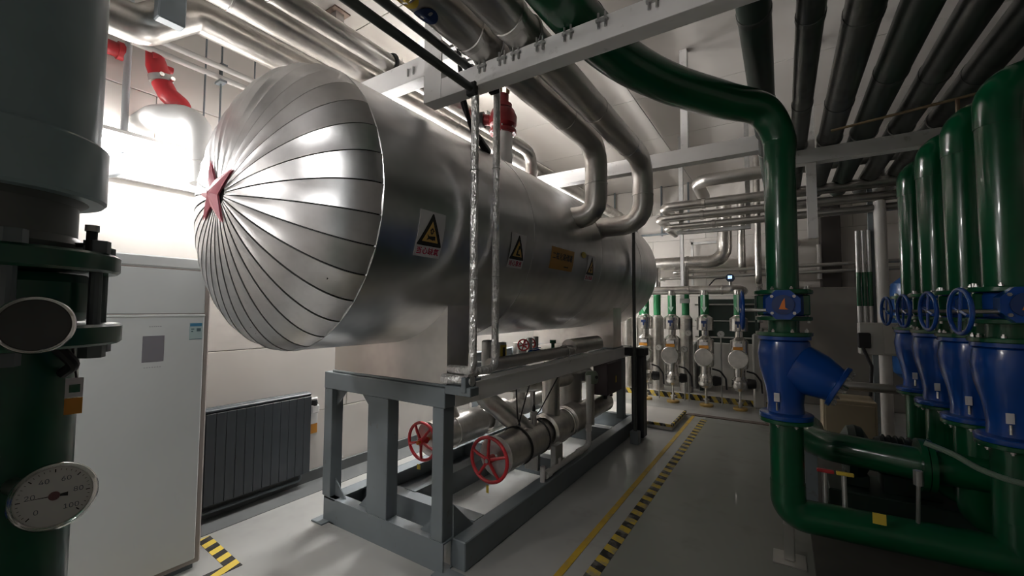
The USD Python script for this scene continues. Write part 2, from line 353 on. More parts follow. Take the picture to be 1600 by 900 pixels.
# signs on the shell: thin stickers bent over the cylinder (reading towards +y)
GLY = json.loads(r'''{"当":[[[[6,2],[50,4],[49,11],[10,11],[11,18],[49,18],[50,24],[8,25],[8,32],[15,33],[7,48],[8,51],[13,52],[18,45],[21,39],[21,35],[17,34],[18,32],[28,32],[29,55],[36,54],[37,32],[45,32],[42,36],[51,53],[57,51],[57,48],[48,33],[57,31],[56,-7],[50,-7],[49,-4],[7,-4]]]],"心":[[[[48,29],[48,32],[50,33],[55,32],[62,14],[63,10],[62,7],[58,5],[56,6],[53,18]]],[[[18,37],[25,36],[25,1],[42,1],[44,4],[44,12],[45,14],[48,14],[51,12],[51,4],[49,-2],[46,-5],[27,-6],[19,-3]]],[[[21,48],[24,52],[27,52],[40,42],[43,39],[43,36],[40,33],[38,33]]],[[[2,6],[6,20],[7,30],[8,32],[14,31],[13,19],[9,4],[7,3]]]],"缺":[[[[1,35],[7,50],[7,54],[11,55],[14,54],[13,47],[29,47],[28,41],[19,41],[19,31],[30,31],[30,24],[39,24],[40,26],[40,38],[31,38],[31,44],[40,44],[40,55],[46,55],[47,44],[58,43],[58,25],[62,24],[62,19],[51,18],[50,16],[54,7],[63,-1],[63,-3],[59,-7],[55,-5],[49,2],[45,10],[39,-1],[33,-7],[31,-7],[28,-2],[23,-2],[22,1],[4,-1],[4,22],[10,21],[10,7],[12,6],[13,24],[2,25],[2,31],[5,32]],[[47,37],[47,24],[51,24],[50,38]],[[29,2],[31,1],[34,4],[38,13],[39,18],[29,18]],[[20,24],[19,8],[22,7],[23,22],[28,22],[29,24]],[[6,32],[13,31],[13,41],[10,41]]]],"氧":[[[[1,34],[1,36],[9,43],[16,55],[22,53],[22,49],[60,49],[61,44],[55,43],[55,36],[16,36],[14,39],[11,35],[52,34],[53,5],[56,0],[58,10],[63,6],[61,-5],[58,-7],[52,-6],[49,-3],[46,5],[45,2],[28,2],[28,-7],[21,-6],[21,2],[3,2],[4,8],[20,8],[21,9],[7,11],[7,14],[9,16],[5,18],[5,22],[13,23],[13,25],[12,28],[9,28],[9,32],[4,31]],[[41,16],[42,10],[29,10],[28,8],[46,8],[45,18]],[[36,24],[44,22],[45,28],[38,28]],[[20,28],[19,26],[22,23],[28,23],[30,27],[29,28]]]],"窒":[[[[3,-4],[3,2],[28,3],[27,6],[8,6],[8,12],[27,12],[28,15],[22,16],[13,14],[10,15],[9,20],[17,24],[19,27],[9,28],[9,31],[6,33],[6,37],[3,38],[4,50],[26,50],[28,55],[33,55],[37,50],[60,50],[60,37],[57,37],[58,34],[55,28],[47,27],[57,17],[55,13],[56,6],[36,6],[35,3],[61,2],[62,1],[61,-4]],[[43,43],[52,38],[54,38],[54,42],[53,44]],[[36,16],[36,12],[51,13],[48,17]],[[20,35],[21,34],[45,35],[36,39],[36,44],[27,44],[28,40]],[[25,23],[40,22],[41,23],[39,28],[30,28]],[[10,39],[13,38],[19,41],[20,44],[10,44]]]],"息":[[[[11,48],[27,49],[29,55],[35,55],[36,49],[52,49],[53,17],[52,16],[57,11],[61,3],[61,0],[55,-2],[51,6],[50,0],[46,-5],[19,-5],[16,-2],[17,14],[23,13],[23,1],[42,1],[44,4],[44,8],[50,7],[48,13],[52,15],[35,16],[36,12],[40,9],[40,6],[34,4],[26,16],[12,16]],[[18,23],[45,22],[46,24],[19,25]],[[18,32],[45,31],[46,33],[19,34]],[[19,43],[19,40],[46,41],[45,43]]],[[[2,-1],[8,13],[10,14],[14,12],[14,8],[10,-1],[8,-3]]]],"二":[[[[3,7],[61,7],[61,0],[3,0]]],[[[8,45],[56,45],[56,38],[8,38]]]],"化":[[[[5,22],[2,29],[13,41],[19,55],[21,55],[25,54],[26,52],[19,39],[19,15],[31,21],[32,23],[32,53],[39,54],[39,29],[51,39],[54,45],[57,45],[61,42],[58,36],[39,19],[39,2],[41,1],[54,1],[55,3],[56,15],[58,15],[63,12],[61,-1],[58,-5],[55,-6],[35,-5],[32,0],[32,13],[23,10],[20,13],[19,-7],[13,-7],[12,26],[10,27],[8,23]]]],"碳":[[[[1,17],[7,33],[9,43],[8,45],[2,45],[2,51],[25,51],[27,53],[32,53],[32,44],[39,44],[40,55],[46,55],[46,44],[53,44],[54,53],[60,53],[60,38],[38,38],[37,35],[62,34],[62,28],[51,28],[50,22],[50,15],[51,14],[55,24],[61,22],[56,9],[53,8],[58,1],[63,-1],[61,-6],[54,-4],[48,4],[40,-4],[35,-7],[33,-7],[29,-3],[27,-5],[24,-4],[22,-2],[22,2],[13,2],[12,0],[12,-4],[7,-4],[6,12]],[[30,0],[35,0],[41,6],[44,15],[45,28],[36,28],[36,23],[42,23],[42,16],[39,8],[33,10]],[[36,21],[35,20],[36,18],[37,19]],[[15,43],[14,31],[22,31],[23,34],[30,34],[30,37],[26,39],[26,45],[17,45]],[[24,6],[26,5],[28,12],[29,28],[24,27]],[[12,9],[17,9],[16,25],[12,24]]]],"储":[[[[3,22],[1,29],[8,39],[13,55],[18,54],[19,50],[23,51],[30,42],[31,43],[31,47],[39,47],[40,55],[46,54],[47,47],[54,47],[55,52],[62,51],[58,41],[54,36],[55,35],[62,35],[62,29],[50,29],[46,25],[60,23],[60,-5],[53,-6],[52,-3],[42,-3],[40,-7],[37,-7],[35,-6],[34,3],[21,-4],[19,-1],[19,2],[21,4],[21,26],[15,28],[14,-6],[9,-7],[8,24],[6,25],[5,22]],[[41,4],[52,3],[53,6],[42,7]],[[41,14],[52,13],[53,17],[42,18]],[[46,38],[48,37],[49,41],[46,41]],[[15,40],[14,34],[27,34],[27,20],[39,27],[38,29],[29,29],[29,35],[39,35],[39,41],[31,41],[28,38],[24,38],[22,43],[18,46]],[[27,8],[35,8],[35,15],[30,14],[30,16],[27,17]]]],"罐":[[[[1,34],[7,55],[13,54],[13,47],[23,47],[24,50],[33,50],[34,55],[39,55],[41,50],[48,50],[48,55],[53,55],[54,50],[62,50],[63,49],[62,44],[54,43],[55,41],[61,41],[61,27],[49,26],[51,24],[61,24],[62,22],[61,18],[50,17],[51,16],[60,15],[60,11],[50,10],[51,9],[59,9],[60,4],[51,4],[50,3],[62,2],[63,-4],[36,-4],[34,-7],[29,-7],[28,11],[25,9],[25,-2],[20,-2],[19,1],[4,-1],[4,22],[9,22],[9,7],[11,6],[12,23],[10,25],[2,25],[2,31],[12,31],[12,41],[9,40],[6,33]],[[55,35],[50,36],[50,32],[55,32]],[[40,41],[47,41],[48,44],[40,44]],[[35,17],[43,16],[44,17],[36,18]],[[35,3],[42,2],[43,3],[42,4],[36,4]],[[35,10],[42,9],[43,10],[42,11],[36,11]],[[38,25],[41,24],[41,27],[39,27]],[[32,33],[37,32],[37,36],[32,36]],[[25,41],[18,41],[18,31],[27,31],[27,41],[33,41],[33,43],[26,44]],[[18,8],[20,8],[20,22],[25,22],[25,19],[27,19],[31,24],[31,27],[27,27],[27,25],[18,25]]]],"低":[[[[23,-7],[21,-1],[23,1],[23,48],[42,51],[55,55],[59,51],[59,49],[47,45],[48,31],[62,30],[61,23],[49,22],[53,4],[55,3],[57,4],[58,11],[63,8],[60,-4],[58,-6],[54,-6],[48,-1],[46,-5],[42,-5],[41,-2],[37,-2]],[[46,0],[48,0],[47,1]],[[46,1],[47,3],[46,4],[45,2]],[[30,3],[37,4],[36,9],[38,10],[41,10],[44,4],[46,4],[43,21],[42,23],[30,23]],[[30,31],[42,30],[41,44],[30,43]]],[[[1,25],[1,29],[9,38],[15,53],[17,55],[21,54],[22,50],[16,38],[15,-7],[10,-6],[10,26],[8,26],[5,21]]]],"温":[[[[3,-2],[15,20],[20,17],[21,21],[58,21],[58,2],[63,0],[63,-4],[16,-5],[15,1],[21,2],[20,14],[9,-6]],[[48,2],[50,1],[52,3],[51,15],[47,14]],[[37,2],[41,2],[40,15],[37,14]],[[27,2],[31,2],[30,15],[27,14]]],[[[23,52],[56,52],[56,25],[23,25]],[[29,33],[31,31],[48,31],[49,35],[30,36]],[[30,45],[30,42],[49,43],[48,46]]],[[[5,49],[8,54],[10,54],[20,49],[21,45],[19,42],[17,42]]],[[[2,31],[2,34],[4,36],[8,36],[15,32],[18,28],[15,24],[13,24]]]]}''')
def bend(mesh, y0, z0, lift=.0):
    """flat (u, v, w) -> on the shell, u along +y, v round the shell, centred on height z0"""
    mesh = trimesh.Trimesh(mesh.vertices, mesh.faces, process=False)
    if np.ptp(mesh.vertices[:, 1]) > .03 and len(mesh.faces) < 3000 and mesh.edges_unique_length.max() > .03: v, f = trimesh.remesh.subdivide_to_size(mesh.vertices, mesh.faces, .022); mesh = trimesh.Trimesh(v, f, process=False)
    ph = math.asin((z0-TZ)/TR)+np.asarray(mesh.vertices)[:, 1]/TR; R = TR+.0015+lift+np.asarray(mesh.vertices)[:, 2]
    return trimesh.Trimesh(np.c_[TX+R*np.cos(ph), y0+mesh.vertices[:, 0], TZ+R*np.sin(ph)], mesh.faces, process=False)
def flat(poly, d=.0008):
    return trimesh.creation.extrude_polygon(poly if isinstance(poly, Polygon) else Polygon(poly), d, engine='earcut')
def sheet(w, h, d=.0015, n=12):
    P, F = [], []
    for i in range(n+1): P += [(0, h*i/n, 0), (w, h*i/n, 0), (0, h*i/n, d), (w, h*i/n, d)]
    for i in range(n):
        a = 4*i; b = a+4; F += [(a+2, a+3, b+3), (a+2, b+3, b+2), (a, b, b+1), (a, b+1, a+1), (a, a+2, b+2), (a, b+2, b), (a+1, b+1, b+3), (a+1, b+3, a+3)]
    return trimesh.Trimesh(np.array(P, float), F, process=False)
def words(s, x, y, size, gap=1.05, squeeze=1.):
    out = []
    for i, ch in enumerate(s):
        for pol in GLY[ch]:
            m = flat(Polygon(np.array(pol[0])*size/64*[squeeze, 1]+[x+i*size*gap*squeeze, y], [np.array(h)*size/64*[squeeze, 1]+[x+i*size*gap*squeeze, y] for h in pol[1:]]).buffer(0) if False else Polygon(np.array(pol[0])*size/64*[squeeze, 1]+[x+i*size*gap*squeeze, y], [np.array(h)*size/64*[squeeze, 1]+[x+i*size*gap*squeeze, y] for h in pol[1:]]))
            out.append(m)
    return J(out)
def disc2(cx, cy, r, n=16, ry=None): return [(cx+r*math.cos(2*math.pi*k/n), cy+(ry or r)*math.sin(2*math.pi*k/n)) for k in range(n)]
def warning(y0, ztop, text, picto, label):
    W, H = .192, .243; ph0 = math.asin((ztop-TZ)/TR)-H/TR; z0 = TZ+TR*math.sin(ph0)
    s = thing('warning_sign', label, 'sign', (TX+TR*math.cos(ph0), y0, z0))
    obj('sheet', bend(sheet(W, H), y0, z0), sign_white, s, False)
    tri = Polygon([(.012, .066), (.180, .066), (.096, .226)]).buffer(.006); inn = Polygon([(.036, .082), (.156, .082), (.096, .192)])
    obj('triangle', bend(flat(tri), y0, z0, .0016), ink_black, s, False)
    obj('triangle_field', bend(flat(inn), y0, z0, .0025), sign_yellow, s, False)
    obj('pictogram', bend(J([flat(p) for p in picto]), y0, z0, .0034), ink_black, s, False)
    obj('lettering', bend(words(text, .012, .018, .040), y0, z0, .0016), ink_red, s, False)
    return s
warning(1.534, 2.112, '当心缺氧', [Polygon(disc2(.098, .140, .011, 12, .017), [disc2(.098, .140, .005, 12, .010)]), [(.080, .144), (.087, .148), (.087, .142)], [(.110, .146), (.116, .144), (.110, .140)],
    [(.066, .122), (.082, .112), (.126, .116), (.130, .094), (.118, .096), (.112, .092), (.100, .096), (.084, .098), (.066, .090), (.076, .105)]], 'first warning sign on the tank, nearest the domed end, lying figure under a bottle')
warning(2.400, 2.128, '当心窒息', [disc2(.108, .146, .013, 14, .014), [(.090, .140), (.098, .140), (.100, .102), (.128, .102), (.128, .090), (.076, .090), (.080, .104)]], 'second warning sign on the tank, half hidden by a foil wrapped pipe')
warning(3.745, 2.116, '当心低温', [Polygon(disc2(.096, .118, .022, 14, .024), [disc2(.098, .122, .012, 12, .014)]), [(.100, .132), (.108, .164), (.116, .160), (.110, .130)], [(.078, .086), (.110, .112), (.120, .110), (.088, .085)]], 'warning sign farthest along the tank, past the orange name board')
nb = thing('name_board', 'orange name board with black characters on the side of the tank', 'sign', (TX+TR, 2.995, 1.93))
zb = 1.932
obj('sheet', bend(sheet(.43, .180), 2.995, zb), board_yellow, nb, False)
obj('lettering', bend(words('二氧化碳储罐', .022, .088, .062, 1.02), 2.995, zb, .0016), ink_black, nb, False)
obj('small_print', bend(J([flat([(.26+i*.022, .026), (.278+i*.022, .026), (.278+i*.022, .036), (.26+i*.022, .036)]) for i in range(4)]), 2.995, zb, .0016), ink_black, nb, False)
tag(obj('round_sticker', bend(J([flat(disc2(0, 0, .055, 20, .028), .002)]), 3.635, 2.105), tag_yellow), 'small oval yellow sticker between the orange board and the far sign', 'sticker')

# ------------------------------------------------------------------ the skid frame under the tank
fr = thing('tank_skid_frame', 'gray painted steel frame carrying the tank, with thick legs', 'steel frame', (-2.36, 3.86, 0))
X0, X1, Y0, Y1, ZT = -2.985, -1.755, 1.968, 5.75, 1.11
obj('end_beam', box(X0, X1, Y0, Y0+.10, .985, ZT, .004), frame_gray, fr, False)
obj('end_beam', box(X0, X1, Y1-.10, Y1, .985, ZT, .004), frame_gray, fr, False)
obj('side_beam', box(X1-.05, X1, Y0+.10, Y1-.10, .975, ZT-.006, .004), beam_white, fr, False, 'pale gray side beam')
obj('side_beam', box(X1-.10, X1+.012, Y0+.10, Y1-.10, ZT-.006, ZT+.002, .002), beam_white, fr, False)
obj('side_beam', box(X0, X0+.10, Y0+.10, Y1-.10, .985, ZT, .004), frame_gray, fr, False)
for y in (3.2, 4.5): obj('cross_beam', box(X0+.1, X1-.05, y-.04, y+.04, 1.0, ZT-.01, .004), frame_gray, fr, False)
legs = [(X0, X0+.095, Y0+.004), (-2.475, -2.268, Y0+.004), (X1-.105, X1-.012, Y0+.004), (X0, X0+.095, 3.8), (X1-.105, X1-.012, 5.42), (X0, X0+.095, Y1-.105)]
for (a, b, y) in legs: obj('leg', box(a, b, y, y+.10, .18, .985, .004), frame_gray, fr, False)
def gusset(x0, z0, sx, sz, s, y): return prism([(0, 0), (sx*s, 0), (0, sz*s)] if sx*sz > 0 else [(0, 0), (0, sz*s), (sx*s, 0)], (x0, y+.006, z0), (1, 0, 0), (0, 0, 1), .008)
for x, sx in ((X0+.095, 1), (-2.475, -1), (X1-.105, -1), (-2.268, 1)):
    for z, sz in ((.985, -1), (.18, 1)):
        if sx == -1 and x > -2 and sz < 0 or x == -2.268: continue
        obj('gusset', gusset(x, z, sx, sz, .13, Y0+.05), frame_gray, fr, False)
# base: heavy channels on the floor
def channel_x(x0, x1, y, h=.18, w=.09):
    return J([box(x0, x1, y, y+.008, 0, h+.001), box(x0, x1, y+.007, y+w, h-.010, h), box(x0, x1, y+.007, y+w, 0.001, .010)])
def channel_y(x, y0, y1, s, h=.18, w=.12):
    return J([box(x-.004, x+.004, y0+.001, y1-.001, 0.001, h+.001), box(min(x, x+s*w), max(x, x+s*w), y0, y1, h-.010, h), box(min(x, x+s*w), max(x, x+s*w), y0, y1, 0, .010)])
obj('base_rail', channel_x(X0+.03, X1, Y0), frame_gray, fr, False)
obj('base_rail', channel_x(X0+.03, X1, Y1-.09), frame_gray, fr, False)
obj('base_rail', box(X1-.02, X1+.10, Y0+.09, Y1+.05, 0, .175, .006), frame_gray, fr, False)
obj('base_rail', channel_y(X0+.04, Y0, Y1, 1), frame_gray, fr, False)
obj('base_rail', channel_y(-2.43, 2.40, Y1-.1, -1), frame_gray, fr, False)
for y in (2.30, 3.62, 4.9): obj('base_crossbar', channel_x(X0+.05, X1-.02, y, .175, .11), frame_gray, fr, False)
obj('anchor_plate', box(X0-.03, X0+.10, Y0-.06, Y0+.06, 0, .012, .002), frame_gray, fr, False)
obj('anchor_plate', box(X1-.05, X1+.17, Y0-.05, Y0+.06, 0, .012, .002), frame_gray, fr, False)
obj('base_gusset', prism([(0, 0), (.20, 0), (0, .20)], (X1-.012, Y0+.10, .175), (0, 1, 0), (0, 0, 1), .010), frame_gray, fr, False)
# rough foil-wrapped stub and clamp at the front corner of the frame
cs = thing('foil_stub_pipe', 'short crumpled foil pipe lying at the front corner of the skid frame', 'pipe', (-1.72, 2.06, 1.15))
obj('pipe', tube([(-1.79, 1.99, 1.165), (-1.58, 2.02, 1.165)], .032, 16), foil, cs)
obj('clamp', [box(-1.62, -1.585, 1.955, 2.06, 1.10, 1.19, .004), box(-1.755, -1.555, 1.965, 2.05, 1.078, 1.13, .004)], frame_gray, cs, False)

# ------------------------------------------------------------------ pipes under the tank
def wheel(parent, c, R, axis=(0, -1, 0), n=6, r=.014, tilt=0.):
    u, v, d = frame_of(axis); c = np.asarray(c, float)
    w = obj('handwheel', torus(c, axis, R-r, r, 44, 10), red, parent, 40, 'red handwheel')
    obj('hub', cyl(c-d*.05, c+d*.03, .030, 16), red, w)
    for k in range(n):
        a = tilt+2*math.pi*k/n; e = math.cos(a)*u+math.sin(a)*v
        obj('spoke', tube([c+d*.012+e*.02, c+d*.012+e*(R*.55), c+e*(R-r)], [.013, .012, .011], 8), red, w)
    return w
def bolt_cover(p, y0, y1, x, z, r): return lathe([(r-.03, 0), (r, .012), (r, y1-y0-.012), (r-.03, y1-y0)], (x, y0, z), (0, 1, 0), 32)
v1 = thing('valve_pipe', 'thick clad pipe under the tank ending in the red handwheel nearest the viewer', 'pipe', (-1.92, 3.6, .45), 'clad pipes with red handwheels under the tank')
wx, wz = -1.915, .447
wheel(v1, (wx, 2.66, wz), .180, n=5, tilt=.3)
obj('spindle', cyl((wx, 2.62, wz), (wx, 2.78, wz), .016, 12), steel, v1)
obj('end_cover', lathe([(0, 0), (.150, 0), (.156, .004), (.156, .016), (0, .016)], (wx, 2.75, wz), (0, 1, 0), 36), clad, v1)
obj('pipe_jacket', lathe([(0, 0), (.152, 0), (.152, .62), (0, .62)], (wx, 2.765, wz), (0, 1, 0), 36), clad, v1)
obj('pipe_jacket', lathe([(0, 0), (.118, 0), (.118, 1.75), (0, 1.75)], (wx, 3.38, wz), (0, 1, 0), 36), clad, v1)
obj('valve_cover', bolt_cover(0, 3.52, 3.80, wx, wz, .165), clad, v1)
obj('valve_cover', bolt_cover(0, 3.98, 4.24, wx, wz, .155), clad, v1)
for y in (3.36, 3.9): obj('lap_band', lathe([(.15, 0), (.158, .003), (.158, .02), (.15, .023)], (wx, y, wz), (0, 1, 0), 36), black if y < 3.5 else clad, v1)
obj('riser', lathe([(0, 0), (.085, 0), (.085, .56), (.062, .60), (.062, .72), (0, .72)], (wx+.01, 3.66, wz+.05), (0, 0, 1), 28), clad, v1)
obj('branch', tube([(wx+.02, 3.20, wz+.08), (wx-.24, 2.98, wz+.36), (wx-.42, 2.84, wz+.60)], .082, 24), clad, v1)
obj('branch_collar', tube([(wx-.02, 3.165, wz+.122), (wx-.07, 3.125, wz+.175)], .095, 24), clad, v1)
obj('foot', box(wx-.07, wx+.07, 3.30, 3.34, .17, wz-.11, .004), galv, v1, False)
obj('identification_tag', box(wx-.012, wx+.012, 2.640, 2.643, .205, .262, .001), tag_yellow, v1, False)
obj('bracket_box', box(-1.755, -1.70, 3.36, 3.50, .20, .40, .006), galv, v1, False)
v2 = thing('valve_pipe', 'clad pipe under the tank with the red handwheel half hidden by the front leg', 'pipe', (-2.69, 3.6, .44), 'clad pipes with red handwheels under the tank')
wx2 = -2.66
wheel(v2, (wx2, 2.70, wz), .172, n=5, tilt=.9)
obj('spindle', cyl((wx2, 2.64, wz), (wx2, 2.80, wz), .016, 12), orange_paint, v2)
obj('pipe_jacket', lathe([(0, 0), (.145, 0), (.150, .004), (.150, .70), (0, .70)], (wx2, 2.78, wz), (0, 1, 0), 36), clad, v2)
obj('lap_band', lathe([(.148, 0), (.155, .003), (.155, .02), (.148, .023)], (wx2, 3.05, wz), (0, 1, 0), 36), clad, v2)
obj('pipe_jacket', lathe([(0, 0), (.112, 0), (.112, 1.9), (0, 1.9)], (wx2, 3.48, wz), (0, 1, 0), 36), clad, v2)
obj('valve_cover', bolt_cover(0, 3.62, 3.95, wx2, wz, .16), clad, v2)
obj('branch', tube([(wx2, 3.12, wz+.07), (wx2-.02, 3.0, wz+.30), (wx2-.04, 2.92, wz+.62)], .075, 24), clad, v2)
obj('riser', lathe([(0, 0), (.08, 0), (.08, .70), (0, .70)], (wx2, 4.3, wz+.05), (0, 0, 1), 28), clad, v2)
obj('identification_tag', box(wx2-.02, wx2+.02, 2.66, 2.664, .22, .262, .001), tag_yellow, v2, False)
tag(obj('filter_vessel', lathe([(0, 0), (.10, .01), (.14, .05), (.14, .52), (.10, .57), (.05, .60), (.05, .66), (0, .66)], (-2.15, 4.62, .33), (0, 0, 1), 30), clad_dull), 'dull clad upright vessel behind the nearer valve pipe under the tank', 'vessel')
mid = thing('cross_header', 'clad header pipe crossing under the middle of the tank skid', 'pipe', (-2.3, 4.1, .8))
obj('pipe', tube([(-2.92, 3.50, .80), (-2.30, 3.98, .80), (-2.05, 4.9, .80)], .095, 24, .25, 6), clad, mid)
obj('support', [box(-2.32, -2.28, 3.97, 4.01, 0.17, .71), box(-2.36, -2.24, 3.93, 4.05, .165, .18)], galv, mid, False)
gv = thing('solenoid_valve', 'pale green cast valve with a thin gray pipe below the side beam', 'valve', (-1.72, 4.35, .9))
obj('body', lathe([(0, 0), (.062, .004), (.070, .03), (.070, .10), (.05, .13), (0, .135)], (-1.76, 4.33, .80), (0, 0, 1), 20), M('pale_green_valve', (.21, .26, .19), .4), gv)
obj('port', cyl((-1.70, 4.30, .875), (-1.685, 4.295, .875), .016, 12), black, gv)
obj('stem', cyl((-1.76, 4.33, .36), (-1.76, 4.33, .80), .028, 16), clad_dull, gv)
dp = thing('drain_pipe', 'white plastic drain pipe bent along the foot of the skid', 'pipe', (-1.72, 3.8, .2))
obj('pipe', tube([(-1.70, 3.18, .215), (-1.70, 4.10, .215), (-1.70, 4.10, .92)], .026, 16, .06, 5), pvc, dp)
obj('fitting', [cyl((-1.70, 3.16, .215), (-1.70, 3.24, .215), .034, 16), cyl((-1.70, 3.84, .215), (-1.70, 3.90, .215), .032, 16), cyl((-1.70, 4.10, .36), (-1.70, 4.10, .42), .032, 16)], pvc, dp)
obj('stop_valve', [cyl((-1.70, 3.42, .20), (-1.70, 3.42, .285), .018, 12), cyl((-1.70, 3.12, .13), (-1.70, 3.12, .30), .022, 14)], pvc, dp)
for i, (a, b, c) in enumerate((((-1.80, 2.86, .985), (-1.83, 2.93, .72), (-1.86, 3.02, .63)), ((-1.80, 3.08, .985), (-1.85, 3.03, .74), (-1.88, 3.03, .63)), ((-1.78, 3.58, .985), (-1.90, 3.42, .66), (-1.93, 3.36, .62)))):
    tag(obj('hanging_cable', tube([a, b, c], .006, 8, .1, 4), cable_black), ('left cable of the pair hanging under the skid beam', 'right cable of the pair hanging under the skid beam', 'thin black cable hanging beside the valve riser under the tank')[i], 'cable', 'thin black cables under the tank')
tag(obj('black_strap', lathe([(.154, 0), (.162, .002), (.162, .016), (.154, .018)], (wx, 3.05, wz), (.0, 1, .10), 36), black), 'black rubber strap round the nearer valve pipe', 'strap')
sv = thing('small_spindle_valve', 'small silver valve with a pointed black cap on top of the clad pipe', 'valve', (-1.87, 3.22, .6))
obj('body', lathe([(0, 0), (.024, 0), (.024, .10), (.030, .105), (.030, .125), (0, .125)], (-1.86, 3.25, .58), (0, 0, 1), 16), galv, sv)
obj('cap', lathe([(.016, 0), (.014, .03), (0, .07)], (-1.86, 3.25, .705), (0, 0, 1), 12), black, sv)

cbx = thing('control_box', 'dark maroon control box with a yellow tag under the far side beam', 'box', (-1.85, 5.0, .6))
obj('case', box(-1.90, -1.72, 4.72, 5.22, .60, .974, .01), M('maroon_gray_case', (.075, .055, .060), .5), cbx, False)
obj('tag', box(-1.719, -1.716, 4.98, 5.02, .72, .80, .001), tag_yellow, cbx, False)
obj('gland', [cyl((-1.80, y, .54), (-1.80, y, .60), .02, 12) for y in (4.85, 5.05)], black, cbx)
# on top of the skid, in the slot below the tank
tp = thing('skid_top_pipe', 'dull clad pipe lying along the skid top under the tank belly', 'pipe', (-1.88, 4.0, 1.12))
obj('pipe', lathe([(0, 0), (.052, 0), (.052, 2.25), (0, 2.25)], (-1.88, 2.62, 1.172), (0, 1, 0), 24), clad_dull, tp)
obj('insulation', lathe([(0, 0), (.085, .004), (.085, .78), (0, .784)], (-1.90, 4.05, 1.20), (0, 1, 0), 24), clad_dull, tp)
obj('lap_band', lathe([(.06, 0), (.066, .003), (.066, .03), (.06, .033)], (-1.88, 3.9, 1.172), (0, 1, 0), 24), tag_yellow if False else clad, tp)
bv = thing('blue_ball_valve', 'small blue valve on the pipe in the slot under the tank', 'valve', (-1.98, 3.55, 1.18))
obj('body', lathe([(0, 0), (.035, .0), (.035, .02), (.024, .03), (.034, .08), (.024, .13), (.035, .14), (.035, .16), (0, .16)], (-2.03, 3.48, 1.175), (0, 1, 0), 18), blue, bv)
obj('lever', box(-2.045, -2.015, 3.50, 3.66, 1.215, 1.223, .002), blue, bv, False)
for i, (x, y) in enumerate(((-2.24, 3.66), (-2.28, 3.86))):
    w = thing('small_gate_valve', ('red wheel gate valve under the tank belly, the left one', 'red wheel gate valve under the tank belly, the right one')[i], 'valve', (x, y, 1.12), 'small red wheel valves under the tank')
    obj('body', cyl((x, y+.16, 1.12), (x, y+.16, 1.30), .030, 14), galv, w); obj('stem', cyl((x+.02, y, 1.235), (x, y+.16, 1.235), .010, 8), steel, w)
    hw = obj('handwheel', torus((x+.02, y, 1.235), (.4, -1, 0), .055, .008, 26, 8), red, w)
    obj('spoke', [tube([(x+.02, y, 1.235)+.055*V3(math.cos(a)*.93, math.cos(a)*.37, math.sin(a)), (x+.02, y, 1.235)-.055*V3(math.cos(a)*.93, math.cos(a)*.37, math.sin(a))], .006, 6) for a in (.3, 1.35, 2.4)], red, hw)
bx = thing('sensor_housing', 'cylindrical silver sensor with a yellow and black label beside the foil pipes', 'sensor', (-2.0, 2.92, 1.11))
obj('body', lathe([(0, 0), (.07, 0), (.07, .215), (.06, .225), (0, .225)], (-2.06, 2.86, 1.112), (0, 0, 1), 24), galv, bx)
obj('label', box(-1.965, -1.962, 2.875, 2.965, 1.16, 1.30, .001), tag_yellow, bx, False)
obj('label_mark', box(-1.9615, -1.959, 2.905, 2.94, 1.18, 1.28, .0005), ink_black, bx, False)
obj('label_backing', box(-2.01, -1.966, 2.87, 2.97, 1.13, 1.32, .004), galv, bx, False)
tag(obj('relay_tray', box(-2.60, -2.05, 4.2, 4.95, 1.115, 1.15, .004), galv), 'flat galvanised tray lying in the slot under the tank', 'tray')
tag(obj('green_stub_valve', lathe([(0, 0), (.03, 0), (.03, .03), (.018, .05), (.018, .12), (.034, .13), (.034, .16), (0, .16)], (-2.05, 3.98, 1.115), (0, 0, 1), 16), green), 'green stub valve standing upright in the slot under the tank', 'valve')
# ------------------------------------------------------------------ overhead steel
def ibeam_x(x0, x1, y, z0, z1, w=.10, t=.010):
    return J([box(x0, x1, y, y+t, z0, z1), box(x0+.001, x1-.001, y+.002, y+w, z0-.001, z0+t), box(x0+.001, x1-.001, y+.002, y+w, z1-t, z1+.001)])
rb = thing('pipe_rack_beam', 'pale gray channel beam crossing overhead in front of the foil pipes', 'beam', (.6, 1.9, 2.9))
obj('channel', ibeam_x(-1.885, 3.6, 1.88, 2.895, 3.015), beam_white, rb, False)
for x in (-1.885, 1.2, 3.4): obj('hanger_post', [box(x, x+.012, 1.88, 1.98, 2.895, ZC), box(x, x+.145, 1.877, 1.879, 2.894 if x < 0 else 3.0, ZC)], beam_white, rb, False)
for x in (-1.44, -1.30, -1.21, -1.06, -.90, -.72, -.48):
    obj('clamp_nut', [cyl((x, 1.872, 2.955), (x, 1.872, 3.03), .006, 8), cyl((x+.035, 1.872, 2.955), (x+.035, 1.872, 3.03), .006, 8), box(x-.012, x+.047, 1.865, 1.88, 2.985, 2.998)], galv, rb, False)
lb = thing('pipe_rack_beam', 'pale gray channel beam above the tank carrying the wall side pipes', 'beam', (-2.7, 1.9, 3.1))
obj('channel', ibeam_x(-3.72, -1.76, 1.90, 3.095, 3.235, .10), beam_white, lb, False)
obj('stud', [cyl((-2.05, 1.893, 3.13), (-2.05, 1.893, 3.18), .006, 8), cyl((-2.0, 1.893, 3.13), (-2.0, 1.893, 3.18), .006, 8)], galv, lb, False)
bb = thing('pipe_rack_beam', 'gray beam crossing overhead behind the two bent tank pipes', 'beam', (-.9, 4.5, 3.1))
obj('channel', ibeam_x(-3.72, -.16, 4.50, 3.10, 3.25, .12), beam_white, bb, False)
for x in (-3.4, -.85): obj('hanger_post', box(x, x+.07, 4.51, 4.58, 3.25 if x < -1 else 3.25, ZC), beam_white, bb, False)
